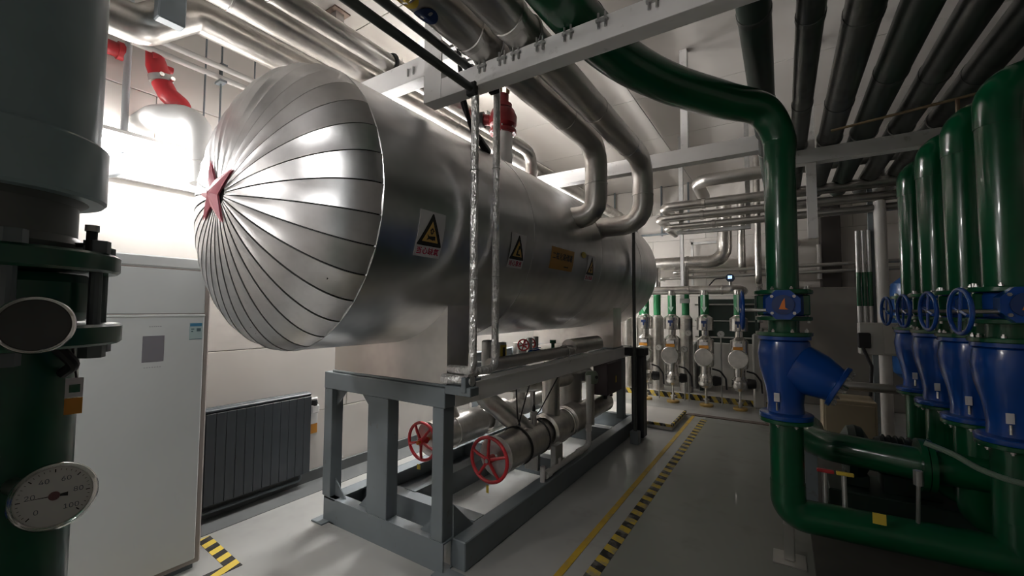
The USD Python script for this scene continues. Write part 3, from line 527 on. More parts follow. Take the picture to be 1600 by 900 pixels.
br = thing('pipe_rack_beam', 'pale beam under the dark ceiling pipes right of the green riser', 'beam', (1.8, 4.95, 3.05))
obj('channel', ibeam_x(-.1, 4.6, 4.93, 3.04, 3.17, .12), beam_white, br, False)
for x in (.22, 3.0): obj('hanger_post', box(x, x+.08, 5.06, 5.12, 3.0 if x < 1 else 3.0, ZC), beam_white, br, False)
obj('drop_post', box(.22, .30, 4.96, 5.04, 2.30, 3.04), beam_white, br, False)

# two clad pipes coming over the beam and bending down into the side of the tank
for i, (x, y, zb) in enumerate(((-1.42, 3.62, 2.46), (-1.17, 4.25, 2.47))):
    p = thing('tank_feed_pipe', ('clad pipe bending down into the tank, the nearer of two, with round colour stickers overhead', 'clad pipe bending down into the tank, the farther of two')[i], 'pipe', (x, y, 3.12), 'clad pipes feeding the tank')
    R = .102; zt = 3.015+R+.002
    obj('pipe', tube([(x, -1.5, zt), (x, y, zt), (x, y, zb), (TX+.62, y, zb)], R, 30, .20, 4), rubber_dark if i == 2 else clad_dull, p, 20)
    lapbands(p, (x, -1.5, zt), (x, y-.2, zt), R, .82, clad, first=.35)
    obj('lap_band', lathe([(R, 0), (R+.004, .003), (R+.004, .012), (R, .015)], (x, y, zb+.28), (0, 0, 1), 30), clad, p)
    obj('collar', lathe([(R, 0), (R+.006, .004), (R+.006, .045), (R, .05)], (x, 1.74, zt), (0, 1, 0), 30), clad, p)
    obj('saddle_clip', torus((x, 1.93, zt), (0, 1, 0), R+.006, .006, 36, 8), galv, p)
    if i == 0:
        for q, (yy, mt) in enumerate(((1.30, tag_yellow), (1.43, label_navy))):
            a = math.radians(-95); c = V3(x+.0, yy, zt)
            P = [V3(x+(R+.003)*math.cos(a+s/R), yy+t, zt+(R+.003)*math.sin(a+s/R)) for s, t in disc2(0, 0, .058, 22)]+[V3(x+(R+.003)*math.cos(a), yy, zt+(R+.003)*math.sin(a))]
            obj('round_label', trimesh.Trimesh(P, [(22, k, (k+1) % 22) for k in range(22)]+[(22, (k+1) % 22, k) for k in range(22)], process=False), mt, p, False, ('yellow round label', 'navy round label')[q])
# foil wrapped small pipes dropping from the ceiling run to the skid
for i, (x, y, zt, zb, end) in enumerate(((-1.50, 1.915, 2.885, 1.245, (-1.76, 2.02, 1.225)), (-1.545, 2.20, 3.035, 1.225, (-1.60, 1.98, 1.215)))):
    p = thing('foil_pipe', ('left of the two thin foil wrapped pipes dropping in front of the tank', 'right of the two thin foil wrapped pipes dropping in front of the tank')[i], 'pipe', (x, y, zb), 'thin foil wrapped pipes')
    obj('ceiling_run', tube([(x+.01, -1.2, zt), (x, y-.02, zt)], .0235, 16), rubber_dark, p)
    pts = [V3(x, y, zt+.01-k*(zt-zb)/60) for k in range(58)]; rr = [.0225+.0014*rnd.random() for _ in pts]
    obj('foil_drop', tube(pts, rr, 14), foil, p, 60)
    ee = V3(*end); obj('foil_foot', tube([V3(x, y, zb+.10), V3(x, y, zb), ee], .025, 16, .05, 5), foil, p)
    obj('clamp', [box(x-.035, x+.035, y-.05, y-.015, zt-.04, zt+.035, .006)], black, p, False)
    for k in (.32, .71): obj('tie', torus((x, y, zb+k*(zt-zb)), (0, 0, 1), .0245, .003, 18, 6), galv, p)
# cable ladder beside the beam
ct = thing('cable_ladder', 'galvanised cable ladder running overhead beside the foil pipes', 'cable ladder', (-1.75, 2.4, 3.2))
for x in (-1.86, -1.64): obj('side_rail', box(x, x+.012, 1.99, 2.62, 3.30, 3.37), galv, ct, False)
for k in range(7): obj('rung', box(-1.848, -1.64, 2.02+.09*k, 2.055+.09*k, 3.305, 3.325), galv, ct, False)
obj('drop_rod', [cyl((-1.75+s, 2.5, 3.3), (-1.75+s, 2.5, ZC), .006, 8) for s in (-.09, .1)], galv, ct)
# wall-side pipes over the tank
def run(name, label, pts, R, mat, group=None, bend=.3, step=.95, bs=4):
    p = thing(name, label, 'pipe', pts[0], group)
    obj('pipe', tube(pts, R, 30, bend, bs), mat, p, 20)
    a, b = V3(*pts[0]), V3(*pts[1]); lapbands(p, a+(b-a)*.04, b-(b-a)*.06, R, step, mat)
    return p
g1 = 'clad pipes over the wall side of the tank'
run('clad_pipe', 'fat clad pipe nearest the left wall with a stepped bend by the gray bracket', [(-2.91, 8.6, 3.345), (-2.91, .99, 3.345), (-2.91, .76, 3.125), (-2.91, -1.5, 3.125)], .100, clad, g1, .12, bs=3)
run('clad_pipe', 'middle clad pipe in the row above the domed tank end', [(-2.56, 8.6, 3.345), (-2.56, -1.5, 3.345)], .088, clad, g1)
q3 = run('clad_pipe', 'slim clad pipe nearest the viewer in the row above the tank, bent down behind', [(-2.285, -1.5, 3.312), (-2.285, 3.92, 3.312), (-2.285, 3.92, 2.86)], .064, clad, g1, .14)
obj('clamp', torus((-2.285, 1.95, 3.312), (0, 1, 0), .072, .010, 30, 8), black, q3)
h = thing('ceiling_hanger', 'gray hanger post with a top plate on the ceiling above the clad pipes', 'hanger', (-3.37, 2.25, ZC))
obj('post', box(-3.41, -3.33, 2.21, 2.29, 3.40, ZC-.01), galv, h, False); obj('plate', box(-3.45, -3.29, 2.17, 2.33, ZC-.014, ZC), M('rusty_plate', (.20, .14, .11), .6), h, False)
st = thing('steel_stub_beam', 'gray steel drop leg in front of the stepped bend of the wall pipes', 'bracket', (-2.70, .82, 3.1))
obj('drop_leg', box(-2.74, -2.67, .765, .885, 3.10, ZC, .006), frame_gray, st, False); obj('top_plate', box(-2.80, -2.62, .72, .93, ZC-.012, ZC), frame_gray, st, False)
tag(obj('cable_tray_cover', box(-3.36, -3.28, -1.5, 2.78, 3.66, 3.74, .006), M('dark_tray', (.035, .030, .032), .5)), 'dark closed cable tray seen through the gap between the wall pipes', 'cable tray')
for i, (x, z) in enumerate(((-3.45, 3.29), (-3.40, 3.345))):
    tag(obj('wall_conduit', tube([(x, .86 if i == 0 else .90, z), (x, 6.5, z)], .021, 14), pvc), ('lower of the two pale conduits running along the left wall', 'upper of the two pale conduits running along the left wall')[i], 'conduit', 'pale conduits along the left wall')
rods = ((-3.45, 1.27), (-3.45, 1.37), (-3.45, 1.60), (-3.42, 2.2))
for i, (x, y) in enumerate(rods):
    tag(obj('threaded_rod', cyl((x, y, 2.70 if i < 2 else 3.26), (x, y, ZC), .006, 8), frame_gray), ('threaded hanger rod nearest the red valve on the left wall', 'threaded hanger rod holding the small conduit clamp', 'short threaded hanger rod just above the domed tank end', 'threaded hanger rod hidden behind the tank dome')[i], 'hanger rod', 'thin hanger rods on the left wall')
tag(obj('conduit_clamp', [box(-3.49, -3.40, 1.345, 1.39, 3.245, 3.262), box(-3.49, -3.40, 1.345, 1.39, 3.368, 3.382), box(-3.462, -3.442, 1.36, 1.376, 3.262, 3.368)], frame_gray), 'small dark clamp holding the pale conduits to a hanger rod', 'clamp')
# lit left end: white riser, red fittings, white insulated elbow
wr = thing('white_riser_pipe', 'thin white pipe running down the wall left of the red valve', 'pipe', (-3.6, .89, 2.6))
obj('pipe', tube([(-3.60, .885, 3.9), (-3.60, .885, 2.46), (-3.60, .45, 2.33)], .020, 14, .08, 5), M('pale_blue_gray_pipe', (.42, .44, .46), .4), wr)
obj('coupling', cyl((-3.6, .885, 2.60), (-3.6, .885, 2.66), .026, 14), galv, wr)
rr_ = thing('red_wall_pipe', 'short red pipe section high on the wall under the clad elbow', 'pipe', (-3.64, .8, 3.28))
obj('pipe', cyl((-3.64, .45, 3.285), (-3.64, .872, 3.285), .047, 20), red, rr_)
obj('coupling', cyl((-3.64, .84, 3.285), (-3.64, .872, 3.285), .058, 20), red, rr_)
rv = thing('red_wall_valve', 'red fire valve with gray clamp hanging on the brightly lit left wall', 'valve', (-3.45, 1.03, 3.1))
obj('upper_elbow', tube([(-3.50, .99, 3.30), (-3.47, 1.00, 3.20), (-3.46, 1.02, 3.13)], [.045, .060, .060], 20), red, rv)
obj('lug', [cyl((-3.45, .96, 3.20), (-3.45, 1.08, 3.20), .022, 12), cyl((-3.45, .965, 3.245), (-3.45, .995, 3.245), .03, 12)], red, rv)
obj('clamp', lathe([(.04, 0), (.066, .004), (.066, .042), (.04, .046)], (-3.46, 1.015, 3.145), (0, .25, -1), 20), galv, rv)
obj('lower_elbow', tube([(-3.46, 1.026, 3.10), (-3.44, 1.06, 3.02), (-3.40, 1.12, 2.96), (-3.38, 1.13, 2.90)], [.058, .060, .060, .052], 20, .08, 4), red, rv)
obj('bolt_head', [cyl((-3.40, 1.00, 3.12), (-3.37, 1.00, 3.12), .014, 6), cyl((-3.40, 1.06, 3.115), (-3.37, 1.06, 3.115), .014, 6)], chrome, rv)
we = thing('white_insulated_elbow', 'white insulated pipe elbow glowing beside the wall lamp under the red valve', 'pipe', (-3.3, 1.1, 2.5))
obj('pipe', tube([(-3.70, .985, 2.84), (-3.44, 1.00, 2.855), (-3.28, 1.18, 2.885), (-3.24, 1.205, 2.42)], .074, 22, .12, 5), ins_white, we)
obj('lap_band', torus((-3.247, 1.20, 2.56), (0, 0, 1), .072, .004, 26, 6), pvc, we)
# red relief valve on its white pipe above the tank
sr = thing('relief_valve', 'dark red relief valve on a white pipe above the tank, between the foil pipes', 'valve', (-2.08, 3.0, 2.9))
rx, ry = -2.04, 3.0
obj('white_pipe', lathe([(0, 0), (.085, 0), (.085, .30), (0, .30)], (rx, ry, 2.84), (0, 0, 1), 24), ins_white, sr, 30, 'white pipe')
obj('flange', lathe([(0, 0), (.115, 0), (.12, .006), (.12, .03), (0, .03)], (rx, ry, 3.135), (0, 0, 1), 26), red_dark, sr)
obj('body', lathe([(0, 0), (.085, 0), (.120, .05), (.125, .12), (.10, .18), (.06, .21), (0, .21)], (rx, ry, 3.165), (0, 0, 1), 28), red_dark, sr)
obj('side_outlet', tube([(rx, ry, 3.26), (rx-.16, ry-.06, 3.28)], .05, 18), red_dark, sr)
obj('bonnet', [lathe([(0, 0), (.075, 0), (.08, .01), (.08, .03), (.05, .04), (.05, .12), (0, .12)], (rx, ry, 3.37), (0, 0, 1), 22)], red_dark, sr)
obj('round_cap', cyl((rx-.20, ry-.075, 3.28), (rx-.16, ry-.06, 3.28), .07, 20), black, sr)
obj('spindle', [cyl((rx-.03, ry, 3.49), (rx-.03, ry, 3.72), .018, 10), cyl((rx+.05, ry, 3.49), (rx+.05, ry, 3.72), .016, 10)], M('brass_brown', (.22, .14, .06), .4, .6), sr)
for k in range(6): a = k*math.pi/3; obj('bolt', cyl((rx+.10*math.cos(a), ry+.10*math.sin(a), 3.13), (rx+.10*math.cos(a), ry+.10*math.sin(a), 3.19), .008, 6), steel, sr, False)
hc = thing('hanging_cable_loop', 'dark cables looping down from the ceiling ladder onto the tank top', 'cable', (-1.9, 2.2, 3.0))
obj('cable', tube([(-1.75, 2.05, 3.32), (-1.76, 2.10, 3.05), (-1.80, 2.25, 2.86), (-1.83, 2.45, 2.77)], .016, 10, .2, 5), cable_black, hc)
obj('cable', tube([(-1.80, 2.12, 3.32), (-1.80, 2.14, 3.0), (-1.79, 2.28, 2.82), (-1.83, 2.45, 2.775)], .012, 10, .2, 5), cable_black, hc)
obj('sleeve', tube([(-1.80, 2.33, 2.815), (-1.85, 2.52, 2.785)], .028, 12), cable_black, hc)
tp2 = thing('thin_dark_pipe', 'thin dark pipe standing in front of the far end of the tank', 'pipe', (-1.52, 5.15, 1.0))
obj('pipe', tube([(-1.52, 5.10, .15), (-1.52, 5.10, 2.55)], .020, 14), rubber_dark, tp2); obj('foot', box(-1.57, -1.47, 5.05, 5.15, 0, .15, .006), frame_gray, tp2, False)
jb = thing('black_cable_duct', 'black square duct standing at the far corner of the skid', 'duct', (-1.56, 5.6, .5))
obj('duct', box(-1.62, -1.47, 5.28, 5.44, .02, 1.02, .01), M('black_duct', (.022, .022, .025), .5), jb, False)
obj('cap', box(-1.70, -1.45, 5.26, 5.46, 1.02, 1.12, .01), black, jb, False)
tag(obj('wall_junction_box', box(XW, XW+.12, 7.9, 8.75, 3.70, 4.02, .03), ins_white), 'pale rounded box high on the left wall seen between the bent tank pipes', 'box')

# ------------------------------------------------------------------ lamps
def batten(label, c0, c1, mat, w=.07, h=.075, up=True, group=None, rod=True):
    c0, c1 = V3(*c0), V3(*c1); L = thing('batten_lamp', label, 'lamp', c0, group)
    x, y0, z = c0; y1 = c1[1]
    if abs(c1[0]-c0[0]) > .1:
        obj('housing', box(c0[0], c1[0], y0-w/2, y0+w/2, z, z+.03, .005), pvc, L, False); obj('diffuser', box(c0[0]+.03, c1[0]-.03, y0-w*.42, y0+w*.42, z-h, z, .02), mat, L, False)
        for xx in (c0[0]+.2, c1[0]-.2): obj('suspension', cyl((xx, y0, z+.03), (xx, y0, ZC), .003, 6), galv, L)
    else:
        obj('housing', box(x-w/2, x+w/2, y0, y1, z, z+.03, .005), pvc, L, False); obj('diffuser', box(x-w*.42, x+w*.42, y0+.03, y1-.03, z-h, z, .02), mat, L, False)
        for yy in (y0+.2, y1-.2): obj('suspension', cyl((x, yy, z+.03), (x, yy, ZC), .003, 6), galv, L)
    return L
gl = 'batten lamps along the left wall'
batten('glaring batten lamp low on the left wall beside the white insulated elbow', (-3.56, .30, 2.70), (-3.56, 1.62, 2.70), tube_wall, .09, .085, group=gl)
batten('batten lamp along the left wall hidden behind the near half of the tank', (-3.56, 2.75, 2.70), (-3.56, 4.05, 2.70), tube_low, .09, .085, group=gl)
batten('batten lamp along the left wall hidden behind the far half of the tank', (-3.56, 5.0, 2.70), (-3.56, 6.3, 2.70), tube_low, .09, .085, group=gl)
batten('batten lamp glowing through the slit between the wall pipes above the tank', (-3.40, 2.86, 3.86), (-3.40, 4.30, 3.86), tube_gap, .09, .10)
batten('ceiling batten lamp over the aisle behind the viewer', (-1.80, -.62, 2.93), (-1.095, -.62, 2.93), tube_behind, .32, .06)
batten('batten lamp along the left wall behind the viewer', (-3.56, -2.4, 2.70), (-3.56, -1.1, 2.70), tube_left, .16, .16, group=gl)
batten('batten lamp on the left wall beyond the far end of the tank', (-3.56, 7.1, 2.62), (-3.56, 8.5, 2.62), tube_far, .09, .085, group=gl)

# ------------------------------------------------------------------ along the left wall
ac = thing('air_conditioner', 'tall white floor standing air conditioner with a blue energy label', 'air conditioner', (-3.27, .88, 0))
obj('body', box(-3.48, -3.070, .585, 1.212, .03, 1.890, .008), cab_trim, ac, False, 'beige side of the casing')
obj('plinth', box(-3.46, -3.09, .60, 1.18, 0, .035), frame_gray, ac, False)
obj('front_panel', box(-3.075, -3.060, .585, 1.180, .06, 1.545, .006), cab_white, ac, False)
obj('outlet_panel', box(-3.078, -3.066, .585, 1.180, 1.56, 1.825, .004), cab_white, ac, False)
obj('top_cap', box(-3.48, -3.062, .580, 1.19, 1.833, 1.90, .008), cab_white, ac, False)
obj('panel_lip', box(-3.07, -3.054, .585, 1.180, 1.540, 1.556, .004), cab_white, ac, False)
obj('control_window', box(-3.0605, -3.0585, .878, .978, 1.283, 1.433), cab_gray, ac, False)
obj('energy_label', box(-3.0605, -3.0590, 1.100, 1.168, 1.40, 1.503), M('label_pale_blue', (.36, .46, .46), .5), ac, False)
obj('label_header', box(-3.0592, -3.0584, 1.103, 1.165, 1.482, 1.500), label_blue, ac, False)
obj('label_print', [box(-3.0592, -3.0584, 1.110, 1.125, 1.462, 1.468), box(-3.0592, -3.0584, 1.110, 1.120, 1.448, 1.454), box(-3.0592, -3.0584, 1.138, 1.160, 1.450, 1.470), box(-3.0592, -3.0584, 1.102, 1.166, 1.401, 1.404)], M('label_ink', (.08, .13, .15), .5), ac, False)
obj('maker_mark', [box(-3.0602, -3.0590, .905+.010*i, .912+.010*i, 1.483, 1.489) for i in range(6)]+[box(-3.0602, -3.0590, .888+.012*i, .895+.012*i, 1.250, 1.255) for i in range(7)], M('faint_print', (.36, .37, .37), .5), ac, False)
rd = thing('wall_radiator', 'wide charcoal panel radiator low on the left wall', 'radiator', (-3.66, 1.83, .12))
obj('back_plate', box(-3.700, -3.655, 1.22, 2.262, .12, .835, .006), rad_dark, rd, False)
nr = 15; x0, w = 1.22, (2.258-1.22)/15
for k in range(nr): obj('fin_panel', box(-3.660, -3.610, x0+k*w+.0012, x0+(k+1)*w-.0012, .125, .800, .0025), rad_dark, rd, False)
obj('top_grille', box(-3.700, -3.612, 1.22, 2.262, .803, .832, .010), rad_dark, rd, False)
obj('bracket', [box(XW, -3.70, y, y+.04, .25, .75) for y in (1.5, 2.1)], frame_gray, rd, False)
obj('supply_pipe', tube([(-3.66, 1.30, .115), (-3.66, 1.30, .06), (-3.66, 2.20, .06), (-3.66, 2.20, .115)], .012, 10, .03, 4), frame_gray, rd)
vc = thing('radiator_valve', 'white valve head with dark knob right of the radiator', 'valve', (-3.68, 2.33, .6))
obj('body', box(-3.71, -3.655, 2.29, 2.37, .625, .70, .01), ins_white, vc, False); obj('knob', lathe([(.026, 0), (.030, .02), (.024, .05), (0, .055)], (-3.68, 2.33, .695), (0, 0, 1), 14), black, vc); obj('plate', box(XW, -3.70, 2.30, 2.38, .52, .76, .005), ins_white, vc, False)
tag(obj('orange_notice', box(XW, XW+.006, 2.29, 2.385, .43, .575, .001), tag_orange), 'orange notice on the wall between the radiator and the skid leg', 'notice')

# ------------------------------------------------------------------ green column with gauges at the left edge
CX, CY = -1.045, .094
gc = thing('green_column_pipe', 'large dark green pipe close to the viewer at the left edge', 'pipe', (CX, CY, 0))
L_ = lambda prof, mat, nm, **k: obj(nm, lathe(prof, (CX, CY, 0), (0, 0, 1), 44), mat, gc, **k)
jac = M('haze_pale_jacket', (.36, .47, .50), .34, vary=(4., .15), coat=.2)  # colour paled and blued to carry lens haze over the column
L_([(.118, 0), (.118, 1.56)], col_green, 'lower_pipe')
L_([(.05, 1.535), (.166, 1.537), (.170, 1.541), (.170, 1.567), (.166, 1.571), (.05, 1.572)], col_green, 'flange')
L_([(.05, 1.655), (.160, 1.656), (.164, 1.660), (.164, 1.684), (.160, 1.688), (.05, 1.689)], col_green, 'flange')
L_([(.05, 1.573), (.122, 1.576), (.132, 1.59), (.132, 1.638), (.122, 1.652), (.05, 1.655)], col_green, 'wafer_valve')
L_([(.118, 1.688), (.124, 1.70), (.108, 1.715), (.108, 1.765), (.126, 1.78)], M('gray_neck', (.16, .165, .16), .4, vary=(8., .2)), 'neck')
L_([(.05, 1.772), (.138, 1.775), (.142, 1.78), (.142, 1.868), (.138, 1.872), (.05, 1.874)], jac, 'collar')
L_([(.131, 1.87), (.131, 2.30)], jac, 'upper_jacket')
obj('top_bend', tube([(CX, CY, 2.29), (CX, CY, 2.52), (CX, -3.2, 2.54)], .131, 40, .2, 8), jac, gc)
for k in range(8):
    a = .10+2*math.pi*k/8; x, y = CX+.148*math.cos(a), CY+.148*math.sin(a)
    b = obj('through_bolt', cyl((x, y, 1.520), (x, y, 1.70), .0085, 10), frame_gray, gc)
    obj('nut', [cyl((x, y, 1.688), (x, y, 1.708), .017, 6), cyl((x, y, 1.517), (x, y, 1.536), .017, 6)], frame_gray, b, False)
vn = thing('vent_nipple', 'small dark vent valve beside the neck of the green column', 'valve', (-.955, .195, 1.7))
obj('stem', cyl((-.945, .20, 1.665), (-.945, .20, 1.725), .007, 12), black, vn); obj('arm', cyl((-1.0, .165, 1.70), (-.945, .20, 1.70), .004, 8), black, vn); obj('cap', cyl((-.945, .20, 1.722), (-.945, .20, 1.732), .009, 12), galv, vn)
hg = thing('hanging_tag', 'white and ochre tag hanging on the side of the green column', 'tag', (-.925, .196, 1.45))
d_ = unit((.93, -.14, 0)); e_ = unit(np.cross((0, 0, 1), d_))
def tagplate(z0, z1, w): o = V3(-.938, .188, z0); return prism([(-w, 0), (w, 0), (w, z1-z0), (-w, z1-z0)], o, e_, (0, 0, 1), .002)
obj('white_part', tagplate(1.458, 1.488, .010), sign_white, hg, False); obj('green_print', prism([(-.006, 0), (.006, 0), (.006, .012), (-.006, .012)], V3(-.936, .188, 1.466), e_, (0, 0, 1), .003), green, hg, False); obj('ochre_part', tagplate(1.432, 1.457, .010), tag_orange, hg, False)
obj('cord', tube([(-.938, .19, 1.487), (-.945, .185, 1.535)], .0015, 6), cable_black, hg)
tag(obj('sensor_cable_loop', tube([(-.935, .15, 1.56), (-.912, .165, 1.535), (-.925, .185, 1.510), (-.955, .178, 1.495)], .008, 10, .02, 4), cable_black), 'short black cable loop below the green column flange', 'cable')
def gauge(name, label, c, R, face, numbers):
    c = V3(*c); d = unit(V3(0, 0, 1.6)-c); u = unit(np.cross((0, 0, 1), d)); v = np.cross(d, u); g = thing(name, label, 'gauge', c, None)
    obj('case', lathe([(0, -.022), (R*.96, -.022), (R, -.016), (R, .004), (R*.96, .008), (R*.90, .006), (R*.85, .0025), (R*.85, -.001)], c, d, 48), chrome, g)
    f = obj('dial', lathe([(R*.86, 0), (0, 0)][::-1], c, d, 48), face, g)
    obj('stem', cyl(c-d*.022, V3(CX, CY, c[2]), .011, 14), steel, g)
    if numbers:
        marks = []
        for k in range(31):
            a = math.radians(225-270*k/30); r0 = R*(.70 if k % 5 == 0 else .75)
            p = c+d*.0006; t = (math.cos(a)*u+math.sin(a)*v); s = np.cross(d, t); hw = R*(.014 if k % 5 == 0 else .007)
            P = [p+t*r0-s*hw, p+t*r0+s*hw, p+t*R*.80+s*hw, p+t*R*.80-s*hw]; marks.append(trimesh.Trimesh(P, [(0, 2, 1), (0, 3, 2), (0, 1, 2), (0, 2, 3)], process=False))
        obj('scale_marks', marks, ink_black, f, False)
        for k, s in enumerate(('0', '20', '40', '60', '80', '100')):
            a = math.radians(225-270*k/5); tm = meshkit.text_mesh(s, R*.14, .0004); q = tm.vertices; w = q[:, 0].max()
            o = c+d*.0006+(math.cos(a)*u+math.sin(a)*v)*R*.53
            obj('numeral', trimesh.Trimesh(o+np.outer(q[:, 0]-w/2, u)+np.outer(q[:, 1]-R*.07, v)+np.outer(q[:, 2], d), tm.faces, process=False), M('dial_ink', (.10, .13, .16), .5) if k == 0 and not names.get('dialink') else '/World/Looks/dial_ink', f, False)
            names['dialink'] = 1
        a = math.radians(180-2); t = math.cos(a)*u+math.sin(a)*v; s = np.cross(d, t); o = c+d*.0016
        P = [o+t*R*.68, o+s*R*.018, o-s*R*.018, o-t*R*.30+s*R*.06, o-t*R*.30-s*R*.06]
        obj('needle', trimesh.Trimesh(P, [(0, 1, 2), (0, 2, 1), (1, 3, 4), (1, 4, 2), (1, 4, 3), (1, 2, 4)], process=False), ink_black, f, False)
        obj('needle_boss', lathe([(R*.13, .001), (R*.13, .004), (0, .004)], c, d, 18), M('dial_red_brown', (.16, .04, .045), .4), f)
    gl_ = usdkit.material(stage, '/World/Looks/gauge_glass', {'t': ('transparent_bsdf', {}), 'g': ('glossy_bsdf', dict(color=(1, 1, 1), roughness=.03)), 'f': ('fresnel', dict(IOR=1.5)), 'm': ('mix_closure', {})},
        [('f.fac', 'm.fac'), ('t.BSDF', 'm.closure1'), ('g.BSDF', 'm.closure2')], surface='m.closure') if not names.get('gglass') else '/World/Looks/gauge_glass'; names['gglass'] = 1
    obj('glass', lathe([(R*.86, .004), (0, .005)][::-1], c, d, 40), gl_, g)
gauge('dial_gauge', 'upper dial gauge on the green column, dark face with thin bright rim', (-.824, .1255, 1.5755), .0380, dial_dark, False)
gauge('dial_gauge', 'lower dial gauge on the green column, white face and chrome bezel', (-.824, .152, 1.347), .0425, dial_white, True)
bl = thing('blue_drain_cock', 'small blue valve low on the green column at the picture edge', 'valve', (-.94, .06, 1.28))
obj('body', cyl((-1.0, .085, 1.305), (-.900, .055, 1.305), .013, 14), blue, bl); obj('lever', box(-.915, -.895, .03, .11, 1.300, 1.314, .003), blue, bl, False)
# ------------------------------------------------------------------ green risers with blue valves
def flange(o, z, r, t, mat, parent, nb=8, hb=True):
    f = obj('flange', lathe([(.03, 0), (r-.004, 0), (r, .004), (r, t-.004), (r-.004, t), (.03, t)], (o[0], o[1], z), (0, 0, 1), 36), mat, parent)
    return f
def riser(o, label, zt, group=None):
    x, y = o; p = thing('green_riser', label, 'pipe', (x, y, 0), group)
    obj('upper_pipe', lathe([(.0, 1.735), (.092, 1.735), (.092, zt)], (x, y, 0), (0, 0, 1), 36), green, p)
    flange(o, 1.705, .165, .028, green, p); flange(o, 1.535, .160, .026, green, p)
    obj('spool', lathe([(.088, 1.46), (.088, 1.49), (.088, 1.535)], (x, y, 0), (0, 0, 1), 36), green, p)
    flange(o, 1.435, .160, .026, green, p)
    for z in (1.733, 1.461): bolts(p, (x, y, z), (0, 0, 1), .135, 8, k0=.35)
    flange(o, .880, .150, .026, green, p)
    obj('lower_pipe', lathe([(.0, .46), (.094, .46), (.094, .882), (0, .882)], (x, y, 0), (0, 0, 1), 36), green, p)
    bolts(p, (x, y, .881), (0, 0, -1), .128, 8, k0=.35)
    return p
def knife_valve(o, label, group=None):
    x, y = o; v = thing('butterfly_valve', label, 'valve', (x, y, 1.63), group)
    obj('body', lathe([(.05, 1.562), (.118, 1.564), (.126, 1.58), (.126, 1.684), (.118, 1.702), (.05, 1.704)], (x, y, 0), (0, 0, 1), 36), blue, v)
    oct_ = [(.098*math.cos(math.pi/8+k*math.pi/4), .098*math.sin(math.pi/8+k*math.pi/4)) for k in range(8)]
    obj('gearbox', prism(oct_, (x, y-.13, 1.635), (1, 0, 0), (0, 0, 1), .085), blue, v, False)
    obj('gearbox_lid', lathe([(0, 0), (.058, 0), (.060, .004), (.060, .014), (0, .016)], (x, y-.215, 1.635), (0, -1, 0), 26), label_navy, v)
    obj('indicator', prism([(-.022, -.028), (.030, -.030), (.012, -.018), (.010, .042), (-.004, .020)], (x, y-.2305, 1.635), (1, 0, 0), (0, 0, 1), .002), orange_paint, v, False, 'orange pointer')
    for sx, sz in ((-1, -1), (1, -1), (-1, 1), (1, 1)): obj('bolt', cyl((x+sx*.058, y-.214, 1.635+sz*.052), (x+sx*.058, y-.226, 1.635+sz*.052), .010, 6), steel, v, False)
    obj('neck', cyl((x, y-.05, 1.635), (x, y-.14, 1.635), .045, 18), blue, v)
    obj('worm_shaft', cyl((x-.05, y-.175, 1.60), (x-.235, y-.175, 1.60), .012, 12), steel, v)
    h = obj('handwheel', torus((x-.225, y-.175, 1.60), (1, .12, 0), .118, .011, 36, 10), blue, v)
    obj('spoke', [tube([(x-.225, y-.175+.11*math.cos(a), 1.60+.11*math.sin(a)), (x-.225, y-.175-.11*math.cos(a), 1.60-.11*math.sin(a))], .008, 8) for a in (.2, 1.77)], blue, h)
    obj('lug', [box(x+.09, x+.145, y-.06, y-.02, 1.57, 1.70, .006), box(x-.145, x-.09, y-.06, y-.02, 1.57, 1.70, .006)], green, v, False)
    for sx in (-.138, .135): obj('tie_bolt', cyl((x+sx, y-.045, 1.52), (x+sx, y-.045, 1.755), .008, 8), steel, v)
    return v
def strainer(o, label, group=None):
    x, y = o; s = thing('y_strainer', label, 'strainer', (x, y, 1.15), group)
    obj('body', lathe([(.05, .906), (.150, .908), (.152, .914), (.152, .932), (.146, .938), (.104, .945), (.100, 1.0), (.112, 1.10), (.142, 1.22), (.152, 1.32), (.140, 1.40), (.128, 1.41), (.150, 1.412), (.150, 1.434), (.05, 1.435)], (x, y, 0), (0, 0, 1), 40), blue, s)
    d = unit((.80, -.15, -.42)); a = V3(x+.02, y, 1.27)
    obj('arm', lathe([(.06, .0), (.150, .05), (.142, .17), (.112, .26), (.108, .285), (.0, .285)], a, d, 36), blue, s)
    c = obj('cover', lathe([(.03, 0), (.128, 0), (.132, .004), (.132, .024), (.128, .028), (.0, .030)], a+d*.275, d, 32), blue, s)
    bolts(s, a+d*.303, d, .108, 8, r=.013, h=.014)
    obj('plug', cyl(a+d*.30, a+d*.335, .022, 8), chrome, s)
    obj('rating_plate', box(x-.062, x-.030, y-.116, y-.112, 1.02, 1.075, .002), sign_white, s, False); obj('plate_wire', cyl((x-.046, y-.113, .965), (x-.046, y-.113, 1.015), .006, 8), chrome, s)
    return s
rs = riser((0, 3.3), 'bright green riser pipe in the middle right with a lower bend', 2.76)
def spline(P, n=10):
    P = [np.asarray(p, float) for p in P]; P = [2*P[0]-P[1]]+P+[2*P[-1]-P[-2]]; out = []
    for i in range(1, len(P)-2):
        for k in range(n):
            t = k/n; out.append(.5*(2*P[i]+(P[i+1]-P[i-1])*t+(2*P[i-1]-5*P[i]+4*P[i+1]-P[i+2])*t*t+(3*P[i]-P[i-1]-3*P[i+1]+P[i+2])*t**3))
    return out+[P[-2]]
sw = spline([(0, 3.3, 2.60), (0, 3.3, 2.76), (-.09, 3.235, 2.945), (-.30, 3.08, 3.005), (-.58, 2.82, 3.075), (-.78, 2.50, 3.130), (-.875, 2.12, 3.148), (-.905, 1.6, 3.15), (-.905, .2, 3.15), (-.905, -1.4, 3.15)])
